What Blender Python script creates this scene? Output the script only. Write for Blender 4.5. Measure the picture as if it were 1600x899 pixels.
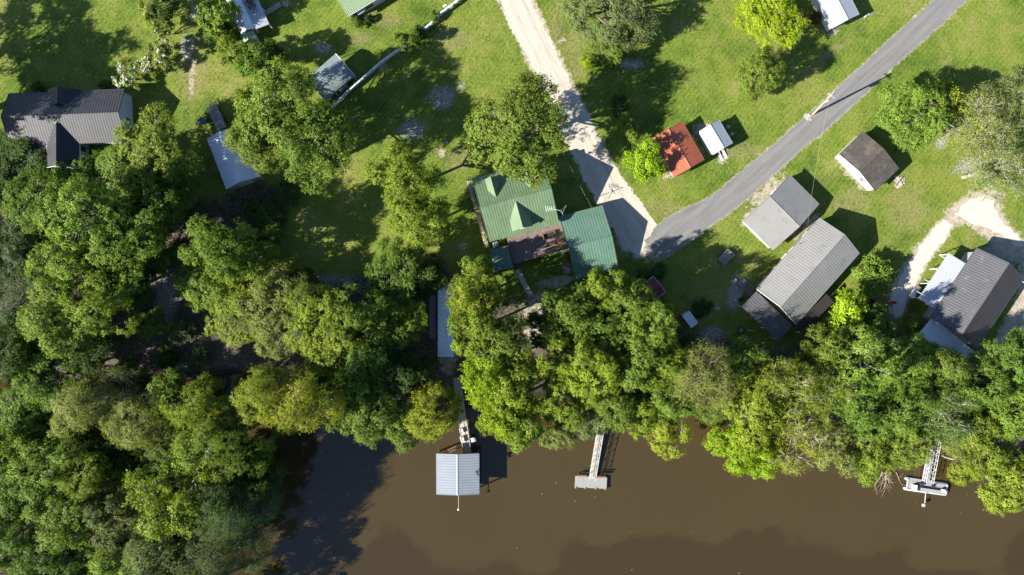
import bpy, math, random
import numpy as np
from mathutils import Vector
# ------------------------------------------------------------------ camera, sky, sun, exposure
for o in list(bpy.data.objects): bpy.data.objects.remove(o)
SC = bpy.context.scene; COL = SC.collection
S = 0.11                      # metres per photograph pixel on the ground
CX, CY = 800.0, 449.5
CAMH = 1600*S*24/36           # 117 m above the lawns
WL = -1.2                     # river level
cam = bpy.data.cameras.new('camera'); cam.lens = 24; cam.sensor_width = 36; cam.clip_end = 3000; cam.clip_start = 1
camo = bpy.data.objects.new('camera', cam); COL.objects.link(camo); camo.location = (0, 0, CAMH); SC.camera = camo
SUN_EL = math.radians(31); SUN_D = (-0.921, -0.390)
world = bpy.data.worlds.new('World'); SC.world = world; world.use_nodes = True
wn = world.node_tree.nodes; bg = wn['Background']
sky = wn.new('ShaderNodeTexSky'); sky.sky_type = 'NISHITA'; sky.sun_disc = False
sky.sun_elevation = SUN_EL; sky.sun_rotation = math.atan2(SUN_D[0], SUN_D[1]); sky.air_density = 0.75; sky.dust_density = 0.3; sky.ozone_density = 3.0
world.node_tree.links.new(sky.outputs[0], bg.inputs[0]); bg.inputs[1].default_value = 0.075
sl = bpy.data.lights.new('sun', 'SUN'); sl.energy = 5.0; sl.angle = math.radians(0.55); sl.color = (1.0, 0.945, 0.85)
so = bpy.data.objects.new('sun', sl); COL.objects.link(so)
so.rotation_euler = Vector((-SUN_D[0]*math.cos(SUN_EL), -SUN_D[1]*math.cos(SUN_EL), -math.sin(SUN_EL))).to_track_quat('-Z', 'Y').to_euler()
so.location = (-90, -40, 60)
SC.view_settings.view_transform = 'Standard'; SC.view_settings.look = 'None'; SC.view_settings.gamma = 1
SC.view_settings.use_curve_mapping = False; SC.view_settings.exposure = 1.88
SC.render.engine = 'CYCLES'
SC.cycles.max_bounces = 6; SC.cycles.transparent_max_bounces = 8
R = math.radians
# ------------------------------------------------------------------ helpers
def P(px, py, z=0.0):
    k = S*(1 - z/CAMH)
    return Vector(((px-CX)*k, (CY-py)*k, z))
def W2(px, py): return ((px-CX)*S, (CY-py)*S)
def tag(o, label, cat, group=None):
    o['label'] = label; o['category'] = cat
    if group: o['group'] = group
    return o
def struct(o, kind='structure'):
    o['kind'] = kind; return o
def thing(name, label, cat, loc, group=None):
    o = bpy.data.objects.new(name, None); COL.objects.link(o); o.location = loc; o.empty_display_size = 0.3
    return tag(o, label, cat, group)
def wloc(o):
    v = Vector((0, 0, 0))
    while o is not None:
        v = v + Vector(o.location); o = o.parent
    return v
class MB:
    def __init__(s): s.v = []; s.f = []; s.m = []
    def add(s, vs, fs, mi=0):
        b = len(s.v); s.v += [tuple(v) for v in vs]; s.f += [tuple(b+i for i in f) for f in fs]; s.m += [mi]*len(fs); return s
    def box(s, c, size, rz=0.0, mi=0, tilt=0.0):
        cx, cy, cz = c; hx, hy, hz = size[0]/2, size[1]/2, size[2]/2; vs = []
        co, si = math.cos(rz), math.sin(rz); ct, st = math.cos(tilt), math.sin(tilt)
        for z in (-hz, hz):
            for x, y in ((-hx, -hy), (hx, -hy), (hx, hy), (-hx, hy)):
                x2 = x*ct - z*st; z2 = x*st + z*ct
                vs.append((cx+x2*co-y*si, cy+x2*si+y*co, cz+z2))
        return s.add(vs, [(0,3,2,1),(4,5,6,7),(0,1,5,4),(1,2,6,5),(2,3,7,6),(3,0,4,7)], mi)
    def bar(s, a, b, w, h=None, mi=0):
        a = Vector(a); b = Vector(b); h = h or w; d = (b-a)
        if d.length < 1e-6: return s
        d.normalize(); side = d.cross(Vector((0,0,1)))
        if side.length < 1e-3: side = Vector((1,0,0))
        side.normalize(); up = side.cross(d); vs = []
        for p in (a, b):
            for i, j in ((-1,-1),(1,-1),(1,1),(-1,1)): vs.append(p + side*(i*w/2) + up*(j*h/2))
        return s.add(vs, [(0,3,2,1),(4,5,6,7),(0,1,5,4),(1,2,6,5),(2,3,7,6),(3,0,4,7)], mi)
    def tube(s, pts, rs, n=6, mi=0):
        pts = [Vector(p) for p in pts]
        if not hasattr(rs, '__len__'): rs = [rs]*len(pts)
        rings = []; ref = Vector((0.31, 0.77, 0.2))
        for i, p in enumerate(pts):
            d = (pts[min(i+1, len(pts)-1)] - pts[max(i-1, 0)]).normalized()
            a = d.cross(ref)
            if a.length < 1e-3: a = d.cross(Vector((1,0,0)))
            a.normalize(); b = d.cross(a)
            rings.append([p + (a*math.cos(2*math.pi*k/n) + b*math.sin(2*math.pi*k/n))*rs[i] for k in range(n)])
        vs = [v for r in rings for v in r]; fs = []
        for i in range(len(pts)-1):
            for k in range(n): fs.append((i*n+k, i*n+(k+1)%n, (i+1)*n+(k+1)%n, (i+1)*n+k))
        fs.append(tuple(range(n-1, -1, -1))); fs.append(tuple((len(pts)-1)*n+k for k in range(n)))
        return s.add(vs, fs, mi)
    def prism(s, poly, z0, z1, mi=0):
        n = len(poly); vs = [(x, y, z0) for x, y in poly] + [(x, y, z1) for x, y in poly]
        fs = [tuple(range(n-1, -1, -1)), tuple(range(n, 2*n))] + [(i, (i+1)%n, n+(i+1)%n, n+i) for i in range(n)]
        return s.add(vs, fs, mi)
    def lathe(s, c, prof, n=14, mi=0):
        vs = []; fs = []
        for r, z in prof:
            for k in range(n): vs.append((c[0]+r*math.cos(2*math.pi*k/n), c[1]+r*math.sin(2*math.pi*k/n), c[2]+z))
        for i in range(len(prof)-1):
            for k in range(n): fs.append((i*n+k, i*n+(k+1)%n, (i+1)*n+(k+1)%n, (i+1)*n+k))
        fs.append(tuple(range(n-1, -1, -1))); fs.append(tuple((len(prof)-1)*n+k for k in range(n)))
        return s.add(vs, fs, mi)
    def build(s, name, mats, parent=None, smooth=False):
        off = wloc(parent) if parent else Vector((0,0,0))
        me = bpy.data.meshes.new(name)
        me.from_pydata([(v[0]-off.x, v[1]-off.y, v[2]-off.z) for v in s.v], [], s.f)
        if not isinstance(mats, (list, tuple)): mats = [mats]
        for m in mats: me.materials.append(m)
        if len(mats) > 1: me.polygons.foreach_set('material_index', s.m)
        if smooth: me.polygons.foreach_set('use_smooth', [True]*len(me.polygons))
        me.update()
        o = bpy.data.objects.new(name, me); COL.objects.link(o)
        if parent: o.parent = parent
        return o
def np_mesh(name, V, Q, mats, rnd=None):
    me = bpy.data.meshes.new(name); nv, nf = len(V), len(Q); k = Q.shape[1]
    me.vertices.add(nv); me.vertices.foreach_set('co', np.ascontiguousarray(V, dtype=np.float32).ravel())
    me.loops.add(nf*k); me.loops.foreach_set('vertex_index', np.ascontiguousarray(Q, dtype=np.int32).ravel())
    me.polygons.add(nf); me.polygons.foreach_set('loop_start', np.arange(0, nf*k, k, dtype=np.int32))
    if rnd is not None:
        a = me.attributes.new('rnd', 'FLOAT', 'POINT'); a.data.foreach_set('value', np.ascontiguousarray(rnd, dtype=np.float32))
    for m in mats: me.materials.append(m)
    me.update(calc_edges=True); return me
# ------------------------------------------------------------------ materials
MATS = {}
def nd(nt, t, **kw):
    n = nt.nodes.new(t)
    for k, v in kw.items():
        if k in n.inputs: n.inputs[k].default_value = v
        else: setattr(n, k, v)
    return n
def newmat(name):
    m = bpy.data.materials.new(name); m.use_nodes = True; MATS[name] = m
    return m, m.node_tree, m.node_tree.nodes['Principled BSDF'], m.node_tree.links.new
def ramp(nt, fac, stops):
    r = nt.nodes.new('ShaderNodeValToRGB'); e = r.color_ramp.elements
    while len(e) > len(stops): e.remove(e[-1])
    while len(e) < len(stops): e.new(0.5)
    for x, (p, c) in zip(e, stops):
        x.position = p; x.color = (*c, 1) if len(c) == 3 else c
    nt.links.new(fac, r.inputs[0]); return r.outputs[0]
def mixc(nt, fac, a, b, mode='MIX'):
    m = nt.nodes.new('ShaderNodeMix'); m.data_type = 'RGBA'; m.blend_type = mode
    for sock, val in ((m.inputs[0], fac), (m.inputs[6], a), (m.inputs[7], b)):
        if hasattr(val, 'is_output'): nt.links.new(val, sock)
        elif isinstance(val, (tuple, list)): sock.default_value = (*val, 1) if len(val) == 3 else val
        else: sock.default_value = val
    return m.outputs[2]
def mth(nt, op, a, b=0.5, c=None, clamp=False):
    m = nt.nodes.new('ShaderNodeMath'); m.operation = op; m.use_clamp = clamp
    for i, v in enumerate((a, b, c)):
        if v is None: continue
        if hasattr(v, 'is_output'): nt.links.new(v, m.inputs[i])
        else: m.inputs[i].default_value = v
    return m.outputs[0]
def noise(nt, vec, scale, detail=3.0, rough=0.55, dist=0.0):
    n = nd(nt, 'ShaderNodeTexNoise', Scale=scale, Detail=detail, Roughness=rough, Distortion=dist)
    if vec is not None: nt.links.new(vec, n.inputs['Vector'])
    return n.outputs[0]
def mapping(nt, vec, scale=(1,1,1), rot=(0,0,0)):
    m = nd(nt, 'ShaderNodeMapping'); m.inputs['Scale'].default_value = scale; m.inputs['Rotation'].default_value = rot
    nt.links.new(vec, m.inputs['Vector']); return m.outputs[0]
def aligned(nt, vec, ang, squash):
    return mapping(nt, mapping(nt, vec, (1,1,1), (0,0,-ang)), (squash, 1, 1))
def bump(nt, h, strength, dist, bsdf):
    b = nd(nt, 'ShaderNodeBump', Strength=strength, Distance=dist); nt.links.new(h, b.inputs['Height'])
    nt.links.new(b.outputs[0], bsdf.inputs['Normal'])
def simple(name, col, rough=0.7, metal=0.0, var=0.25, scale=1.5, spots=None, bmp=0.0, bscale=8.0, stretch=None, spec=0.25):
    """one painted, wooden or metal surface: base colour with two scales of wear"""
    m, nt, b, L = newmat(name); pos = nt.nodes.new('ShaderNodeNewGeometry').outputs['Position']
    v = mapping(nt, pos, stretch) if stretch else pos
    col = tuple(x*0.8 for x in col)
    if spots: spots = (tuple(x*0.8 for x in spots[0]), spots[1]-.02, spots[2])
    n1 = noise(nt, v, scale, 4.0); n2 = noise(nt, pos, scale*7, 2.0)
    f = mth(nt, 'MULTIPLY_ADD', n1, 0.7, mth(nt, 'MULTIPLY', n2, 0.3))
    c = ramp(nt, f, [(0.25, tuple(x*(1-var) for x in col)), (0.75, tuple(min(1, x*(1+var)) for x in col))])
    if spots:
        sc, th, scl = spots
        c = mixc(nt, mth(nt, 'MULTIPLY', mth(nt, 'SUBTRACT', noise(nt, pos, scl, 5.0, 0.65), th), 6.0, clamp=True), c, sc)
    L(c, b.inputs['Base Color']); b.inputs['Roughness'].default_value = rough; b.inputs['Metallic'].default_value = metal
    b.inputs['Specular IOR Level'].default_value = spec
    if bmp: bump(nt, noise(nt, v, bscale, 3.0), bmp, 0.05, b)
    return m
# ------------------------------------------------------------------ palette
M = MATS
simple('roof_green', (0.105, 0.162, 0.086), 0.45, 0.0, 0.22, 0.35, ((0.15, 0.18, 0.125), 0.57, 0.6))
simple('roof_teal', (0.082, 0.150, 0.112), 0.45, 0.0, 0.22, 0.35, ((0.12, 0.17, 0.13), 0.58, 0.6))
simple('roof_mint', (0.21, 0.29, 0.165), 0.5, 0.0, 0.10, 0.5)
simple('roof_black', (0.040, 0.040, 0.044), 0.5, 0.0, 0.22, 0.6, ((0.062, 0.06, 0.058), 0.6, 1.2))
simple('roof_gray', (0.20, 0.198, 0.19), 0.5, 0.1, 0.14, 0.3, ((0.155, 0.148, 0.135), 0.58, 0.5))
simple('roof_charcoal', (0.085, 0.085, 0.092), 0.5, 0.1, 0.14, 0.5, ((0.17, 0.16, 0.15), 0.6, 0.8))
simple('roof_brown_metal', (0.038, 0.033, 0.032), 0.5, 0.1, 0.14, 0.5)
simple('roof_galvalume', (0.215, 0.240, 0.275), 0.4, 0.2, 0.08, 0.5, ((0.24, 0.26, 0.29), 0.66, 0.8))
simple('roof_white', (0.36, 0.385, 0.42), 0.42, 0.1, 0.08, 0.5, ((0.30, 0.30, 0.30), 0.66, 0.8))
simple('roof_galv', (0.56, 0.62, 0.68), 0.42, 0.1, 0.16, 0.6, ((0.22, 0.17, 0.12), 0.67, 0.7))
simple('roof_weathered', (0.20, 0.24, 0.24), 0.5, 0.3, 0.25, 0.35, ((0.10, 0.11, 0.11), 0.56, 0.5))
simple('roof_red', (0.30, 0.085, 0.045), 0.48, 0.0, 0.16, 0.5, ((0.30, 0.12, 0.08), 0.6, 1.0))
simple('roof_maroon', (0.16, 0.035, 0.04), 0.5, 0.0, 0.2, 0.6)
simple('shingle', (0.062, 0.055, 0.050), 0.9, 0.0, 0.35, 1.4, ((0.13, 0.105, 0.08), 0.54, 0.45), 0.6, 9.0)
simple('white_paint', (0.55, 0.55, 0.53), 0.6, 0.0, 0.07, 1.2, ((0.40, 0.37, 0.31), 0.66, 1.5))
simple('pale_blue_siding', (0.50, 0.58, 0.62), 0.6, 0.0, 0.07, 1.2)
simple('tan_siding', (0.42, 0.38, 0.30), 0.7, 0.0, 0.1, 1.2)
simple('gray_siding', (0.30, 0.30, 0.29), 0.7, 0.0, 0.1, 1.2)
simple('dark_siding', (0.05, 0.05, 0.055), 0.7, 0.0, 0.15, 1.2)
simple('dark_wood', (0.165, 0.128, 0.112), 0.85, 0.0, 0.45, 2.2, ((0.21, 0.17, 0.14), 0.55, 1.2), 0.4, 6.0)
simple('brown_wood', (0.16, 0.085, 0.045), 0.8, 0.0, 0.3, 2.0, None, 0.4, 6.0)
simple('tan_wood', (0.36, 0.29, 0.20), 0.85, 0.0, 0.22, 2.5, ((0.22, 0.18, 0.13), 0.6, 2.0), 0.3, 6.0)
simple('pale_wood', (0.40, 0.37, 0.31), 0.85, 0.0, 0.22, 2.5, ((0.30, 0.30, 0.29), 0.56, 1.2), 0.3, 6.0)
simple('gray_wood', (0.22, 0.20, 0.18), 0.9, 0.0, 0.28, 2.0, ((0.12, 0.11, 0.10), 0.58, 1.5), 0.4, 6.0)
simple('composite_gray', (0.25, 0.25, 0.25), 0.75, 0.0, 0.12, 1.5)
simple('aluminium', (0.50, 0.50, 0.49), 0.45, 0.2, 0.1, 2.0)
simple('concrete', (0.34, 0.33, 0.31), 0.9, 0.0, 0.18, 1.2, ((0.22, 0.21, 0.19), 0.6, 1.5), 0.3, 8.0)
simple('steel_dark', (0.05, 0.05, 0.055), 0.5, 0.5, 0.2, 2.0)
simple('rubber', (0.02, 0.02, 0.02), 0.8, 0.0, 0.2, 3.0)
simple('plastic_white', (0.55, 0.55, 0.54), 0.4, 0.0, 0.05, 2.0)
simple('plastic_blue', (0.03, 0.08, 0.17), 0.4, 0.0, 0.1, 2.0)
simple('plastic_red', (0.42, 0.03, 0.035), 0.4, 0.0, 0.1, 2.0)
simple('junk_black', (0.03, 0.03, 0.033), 0.7, 0.0, 0.4, 3.0)
simple('rust', (0.16, 0.08, 0.05), 0.9, 0.0, 0.35, 3.0)
simple('bark', (0.15, 0.12, 0.095), 0.95, 0.0, 0.35, 3.0, ((0.30, 0.28, 0.25), 0.56, 1.6), 0.5, 10.0)
simple('bark_pale', (0.25, 0.23, 0.20), 0.9, 0.0, 0.3, 2.5, ((0.16, 0.14, 0.12), 0.58, 1.6), 0.4, 10.0)
simple('bark_white', (0.34, 0.31, 0.27), 0.9, 0.0, 0.2, 2.5, ((0.25, 0.22, 0.19), 0.6, 1.6), 0.4, 10.0)
simple('deadwood', (0.30, 0.23, 0.17), 0.95, 0.0, 0.35, 3.0, None, 0.4, 8.0)
simple('pole_wood', (0.40, 0.30, 0.19), 0.9, 0.0, 0.2, 2.0)
simple('stone', (0.35, 0.32, 0.28), 0.95, 0.0, 0.3, 3.0, None, 0.4, 8.0)
simple('blossom', (0.62, 0.60, 0.46), 0.8, 0.0, 0.12, 3.0)
m, nt, b, L = newmat('glass'); b.inputs['Base Color'].default_value = (0.02, 0.03, 0.035, 1); b.inputs['Roughness'].default_value = 0.06
# foliage: colour of the tree comes from the object, each leaf varies about it
m, nt, b, L = newmat('leaf')
oi = nt.nodes.new('ShaderNodeObjectInfo'); at = nd(nt, 'ShaderNodeAttribute', attribute_name='rnd')
hs = nt.nodes.new('ShaderNodeHueSaturation'); L(oi.outputs['Color'], hs.inputs['Color'])
L(mth(nt, 'MULTIPLY_ADD', at.outputs['Fac'], 1.0, 0.50), hs.inputs['Value']); hs.inputs['Saturation'].default_value = 1.04
wnz = nt.nodes.new('ShaderNodeTexWhiteNoise'); wnz.noise_dimensions = '1D'; L(at.outputs['Fac'], wnz.inputs['W'])
L(mth(nt, 'MULTIPLY_ADD', wnz.outputs['Value'], 0.045, 0.4775), hs.inputs['Hue'])
tr = nt.nodes.new('ShaderNodeBsdfTranslucent'); mx = nt.nodes.new('ShaderNodeMixShader'); mx.inputs[0].default_value = 0.41
L(hs.outputs[0], b.inputs['Base Color']); b.inputs['Roughness'].default_value = 0.6; b.inputs['Specular IOR Level'].default_value = 0.18
L(mixc(nt, 1.0, hs.outputs[0], (1.1, 1.1, 0.5), 'MULTIPLY'), tr.inputs['Color'])
L(b.outputs[0], mx.inputs[1]); L(tr.outputs[0], mx.inputs[2]); L(mx.outputs[0], nt.nodes['Material Output'].inputs['Surface'])
# ------------------------------------------------------------------ outlines of the place, in photograph pixels at ground level
SHORE = [(300,1250),(345,1000),(352,905),(366,840),(384,770),(430,700),(500,672),(600,676),(700,655),(780,642),(850,630),(940,630),(1020,642),
         (1080,648),(1150,685),(1230,705),(1330,718),(1420,708),(1480,694),(1540,694),(1600,735),(1720,775),(2400,900),(4200,1000),(4200,2600),(300,2600)]
CREEK = [(150,618),(240,602),(310,604),(352,606),(385,600),(410,625),(436,668),(452,712),(420,706),(400,650),(372,628),(330,622),(240,624)]
WOODS = [(-600,190),(0,225),(70,268),(150,262),(330,312),(400,278),(455,290),(452,345),(432,400),(440,428),(520,434),(600,424),(690,402),(722,432),(790,470),
         (812,462),(830,476),(872,462),(960,470),(1000,462),(1062,505),(1110,512),(1170,535),(1225,540),(1320,500),(1345,470),(1380,480),(1420,525),(1500,562),(1560,545),(1640,500),(2300,480),(2300,1000),(-600,1250)]
BANKS = [(250,560),(330,520),(420,545),(455,560),(470,600),(400,605),(330,600),(250,590)]
DIRT_ROAD = [((790,-60),46),((805,0),47),((828,45),45),((848,90),42),((868,130),40),((890,175),42),((912,222),46),((936,268),50),((960,308),56),((985,345),62),((1004,378),64)]
ASPHALT = [((1640,-140),38),((1560,-67),38),((1484,0),38),((1420,60),38),((1360,115),37),((1290,178),37),((1230,230),37),((1172,283),38),((1122,322),40),((1085,345),46),((1055,362),56),((1032,378),60),((1020,392),44)]
DRIVE = [(1395,493),(1388,470),(1398,440),(1412,415),(1428,395),(1444,372),(1462,352),(1474,342),(1490,352),(1482,366),(1470,385),(1455,402),(1442,425),(1428,452),(1415,478),(1405,496)]
DRIVE2 = [(1478,338),(1486,326),(1500,315),(1516,305),(1535,298),(1550,296),(1568,302),(1562,318),(1567,334),(1571,350),(1585,362),(1604,380),(1640,410),(1640,520),(1600,560),(1560,552),(1545,552),(1570,505),(1590,470),(1592,440),(1596,410),(1560,392),(1545,372),(1528,358),(1506,348),(1490,352)]
def resample(pts, step):
    out = []
    for i in range(len(pts)):
        a = np.array(pts[i]); b_ = np.array(pts[(i+1) % len(pts)]); n = max(1, int(np.linalg.norm(b_-a)/step))
        for k in range(n): out.append(a+(b_-a)*k/n)
    return np.array(out)
def sdist(px, py, poly):
    """signed distance in pixels, positive inside"""
    d = np.full(px.shape, 1e9); ins = np.zeros(px.shape, bool); n = len(poly)
    for i in range(n):
        ax, ay = poly[i]; bx, by = poly[(i+1) % n]; ex, ey = bx-ax, by-ay
        t = np.clip(((px-ax)*ex+(py-ay)*ey)/(ex*ex+ey*ey+1e-9), 0, 1)
        d = np.minimum(d, np.hypot(px-ax-t*ex, py-ay-t*ey))
        c = ((ay > py) != (by > py)) & (px < (bx-ax)*(py-ay)/(by-ay+1e-12)+ax); ins ^= c
    return np.where(ins, d, -d)
def sstep(x, a, b_):
    t = np.clip((x-a)/(b_-a), 0, 1); return t*t*(3-2*t)
def line_dist(px, py, pts):
    d = np.full(px.shape, 1e9)
    for (ax, ay), (bx, by) in zip(pts[:-1], pts[1:]):
        ex, ey = bx-ax, by-ay; t = np.clip(((px-ax)*ex+(py-ay)*ey)/(ex*ex+ey*ey+1e-9), 0, 1)
        d = np.minimum(d, np.hypot(px-ax-t*ex, py-ay-t*ey))
    return d
def fnoise(x, y, seed=0):
    r = np.random.default_rng(seed); v = np.zeros(np.shape(x))
    for k in range(7):
        a = r.uniform(0, 6.28); f = 0.05*1.75**k; v = v + np.sin((x*math.cos(a)+y*math.sin(a))*f*6.28+r.uniform(0, 6.28))/(1.35**k)
    return v/3.0
def ground_z(px, py):
    px = np.asarray(px, float); py = np.asarray(py, float)
    d = -sdist(px, py, SHORE)                       # inland positive
    z = np.where(d > 0, -1.25+1.25*sstep(d, 0, 85), -1.25-2.0*sstep(-d, 0, 90))
    sw = sstep(470-px, 0, 90)*sstep(py-565, 0, 40)*(d > 0)          # low wet ground on the left
    z = z*(1-sw) + sw*np.minimum(z, -1.28+0.22*fnoise(px*S*.6, py*S*.6, 5))
    c = sdist(px, py, CREEK); z = np.where(c > -28, np.minimum(z, -1.0-1.2*sstep(c, -28, 14)), z)
    rough = sstep(np.minimum(d, 60), 10, 60)*0
    return z
def GZ(px, py): return float(ground_z(np.array([px]), np.array([py]))[0])
def PG(px, py): return P(px, py, GZ(px, py))
# ------------------------------------------------------------------ ground sheet
def axis(lo, hi, step, far):
    a = list(np.arange(lo, hi+1e-6, step)); s = step*1.5; x = hi
    while x < far: x += s; s *= 1.35; a.append(x)
    s = step*1.5; x = lo
    while x > -far: x -= s; s *= 1.35; a.insert(0, x)
    return np.array(a)
gx = axis(-96, 96, 0.55, 900); gy = axis(-56, 56, 0.55, 900)
GX, GY = np.meshgrid(gx, gy); GPX = GX/S+CX; GPY = CY-GY/S
gzv = ground_z(GPX, GPY); nx, ny = len(gx), len(gy)
idx = np.arange(nx*ny).reshape(ny, nx)
Q = np.stack([idx[:-1,:-1], idx[:-1,1:], idx[1:,1:], idx[1:,:-1]], -1).reshape(-1, 4)
def soft(poly, w): return np.clip(0.5+sdist(GPX, GPY, poly)/w, 0, 1)
def blob(x, y, rx, ry=None, rot=0.0):
    ry = ry or rx; c, s_ = math.cos(R(rot)), math.sin(R(rot)); dx, dy = GPX-x, GPY-y
    q = np.hypot((dx*c+dy*s_)/rx, (-dx*s_+dy*c)/ry)*(1+.38*fnoise(GX*2.2+x, GY*2.2+y, 8)); return np.clip(1.5-q, 0, 1)
sand = np.zeros_like(GX); gravel = np.zeros_like(GX); dry = np.zeros_like(GX)
rd = [p for p, w in DIRT_ROAD]; ra = [p for p, w in ASPHALT]
sand = np.maximum(sand, np.clip(0.5+(28-line_dist(GPX, GPY, rd))/16, 0, 1))
sand = np.maximum(sand, 0.62*np.clip(0.5+(23-line_dist(GPX, GPY, ra))/9, 0, 1))
sand = np.maximum(sand, np.clip(.72+sdist(GPX, GPY, DRIVE)/18, 0, 1)); sand = np.maximum(sand, np.clip(.72+sdist(GPX, GPY, DRIVE2)/26, 0, 1))
sand = np.maximum(sand, soft([(948,318),(975,312),(1022,348),(1010,395),(975,400),(960,380)], 24))
for a in ((1200,300,44,15,-42),(1172,340,18,12,-42),(1222,352,50,6,44),(1262,352,26,7,-44),(1128,248,14,13,0),(1112,218,34,24,40),(1335,272,42,13,43),(1405,285,11,15,30),
          (1328,232,34,6,-43),(1263,182,9,8,0),(299,70,6,22,0),(300,120,6,40,4),(303,20,9,20,0),(445,6,8,6,0),(1048,272,30,6,-28),(870,440,34,12,-10),(884,412,8,30,-15),(843,470,20,12,0),
          (834,510,26,40,0),(700,560,16,30,0),(1300,50,12,12,0),(1292,18,8,20,0),(1545,560,50,22,-30),(1150,455,14,34,20),(880,62,8,5,0),(907,64,8,4,0),(598,105,7,6,0),(690,240,10,8,0)):
    sand = np.maximum(sand, 0.78*blob(*a))
for a in ((693,156,21,21),(646,205,22,17),(720,133,7,8),(723,384,9,7),(1112,522,22,12),(1146,468,10,22),(965,470,30,16),(290,78,9,26),(1560,400,40,30),(985,100,26,10),(505,75,18,12),
          (300,590,60,20),(260,470,20,50),(520,440,60,14),(1545,175,30,20),(1540,260,50,24),(1470,215,14,20)):
    gravel = np.maximum(gravel, blob(*a))
for a in ((722,248,24,26),(705,60,40,20),(1055,45,14,16),(870,60,16,60),(900,90,20,50),(300,120,26,60),(1180,240,60,16),(1040,330,40,18),(960,390,20,20),(1290,90,60,12,-40),(1330,320,40,30),(600,30,40,12),(1420,330,40,40),(980,30,60,20),(500,120,20,14),(560,60,30,14)):
    dry = np.maximum(dry, blob(*a))
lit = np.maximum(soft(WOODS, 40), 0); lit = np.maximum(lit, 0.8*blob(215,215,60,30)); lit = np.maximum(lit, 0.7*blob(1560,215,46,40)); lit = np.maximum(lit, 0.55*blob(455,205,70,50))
mud = np.clip((-0.75-gzv)/0.4, 0, 1)
gme = np_mesh('ground', np.stack([GX, GY, gzv], -1).reshape(-1, 3), Q, [])
def setcol(me, name, a, b_, c):
    at_ = me.attributes.new(name, 'FLOAT_COLOR', 'POINT')
    at_.data.foreach_set('color', np.stack([a, b_, c, np.ones_like(a)], -1).astype(np.float32).ravel())
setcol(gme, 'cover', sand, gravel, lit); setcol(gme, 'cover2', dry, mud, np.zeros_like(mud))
m, nt, b, L = newmat('ground')
pos = nt.nodes.new('ShaderNodeNewGeometry').outputs['Position']
def att(nm):
    a = nd(nt, 'ShaderNodeAttribute', attribute_name=nm); s_ = nt.nodes.new('ShaderNodeSeparateColor'); nt.links.new(a.outputs['Color'], s_.inputs[0]); return s_.outputs
cv, cv2 = att('cover'), att('cover2')
nA = noise(nt, pos, 0.045, 4.0, 0.6, 0.6); nB = noise(nt, pos, 0.30, 5.0, 0.62, 0.4); nC = noise(nt, pos, 2.2, 5.0, 0.7); nD = noise(nt, pos, 9.0, 3.0, 0.7)
mw = nd(nt, 'ShaderNodeTexWave', Scale=0.42, Distortion=2.2, Detail=2.0); nt.links.new(mapping(nt, pos, (1, 1, 1), (0, 0, R(38))), mw.inputs['Vector'])
f = mth(nt, 'ADD', mth(nt, 'ADD', mth(nt, 'MULTIPLY', nA, 0.34), mth(nt, 'MULTIPLY', nB, 0.28)), mth(nt, 'ADD', mth(nt, 'MULTIPLY', nC, 0.23), mth(nt, 'MULTIPLY', nD, 0.15)))
f = mth(nt, 'ADD', f, mth(nt, 'MULTIPLY', mth(nt, 'SUBTRACT', mw.outputs['Fac'], 0.5), 0.030))
grass = ramp(nt, f, [(0.40, (0.038, 0.070, 0.008)), (0.455, (0.066, 0.104, 0.013)), (0.505, (0.102, 0.138, 0.018)), (0.55, (0.132, 0.150, 0.028)), (0.60, (0.170, 0.156, 0.054))])
def thr(mask, nz, k, sharp):
    return mth(nt, 'MULTIPLY', mth(nt, 'SUBTRACT', mth(nt, 'ADD', mask, mth(nt, 'MULTIPLY', mth(nt, 'SUBTRACT', nz, 0.5), k)), 0.5), sharp, clamp=True)
nE = noise(nt, pos, 1.1, 6.0, 0.7, 0.3)
dryc = ramp(nt, nC, [(0.3, (0.13, 0.11, 0.045)), (0.7, (0.20, 0.17, 0.085))])
worn = mth(nt, 'MULTIPLY', mth(nt, 'SUBTRACT', noise(nt, pos, 0.16, 6.0, 0.72, 0.8), 0.56), 6.0, clamp=True)
c = mixc(nt, mth(nt, 'MULTIPLY', worn, 0.45), grass, dryc)
c = mixc(nt, mth(nt, 'MULTIPLY', thr(cv2[0], nE, 2.0, 1.6), 0.62), c, dryc)
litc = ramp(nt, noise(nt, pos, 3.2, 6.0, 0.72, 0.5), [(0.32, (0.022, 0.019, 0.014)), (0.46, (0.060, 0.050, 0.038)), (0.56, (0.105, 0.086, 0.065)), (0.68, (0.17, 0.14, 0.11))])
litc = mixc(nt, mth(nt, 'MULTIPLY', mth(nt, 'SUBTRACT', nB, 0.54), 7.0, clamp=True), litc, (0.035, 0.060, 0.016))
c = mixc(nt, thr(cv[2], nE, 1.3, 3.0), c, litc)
grv = ramp(nt, noise(nt, pos, 2.6, 6.0, 0.8), [(0.40, (0.0941, 0.0941, 0.0775)), (0.50, (0.2214, 0.2103, 0.1882)), (0.62, (0.3764, 0.3598, 0.3266))])
c = mixc(nt, thr(mth(nt, 'MULTIPLY', cv[1], 0.95), noise(nt, pos, 2.9, 6.0, 0.85), 3.2, 2.2), c, grv)
sndc = ramp(nt, noise(nt, pos, 0.9, 6.0, 0.7), [(0.3, (0.1886, 0.1517, 0.1025)), (0.55, (0.2952, 0.2583, 0.2009)), (0.75, (0.3526, 0.3198, 0.2706))])
c = mixc(nt, thr(cv[0], nE, 1.7, 4.0), c, sndc)
c = mixc(nt, cv2[1], c, (0.020, 0.017, 0.011))
L(c, b.inputs['Base Color']); b.inputs['Roughness'].default_value = 0.95; b.inputs['Specular IOR Level'].default_value = 0.15
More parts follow.
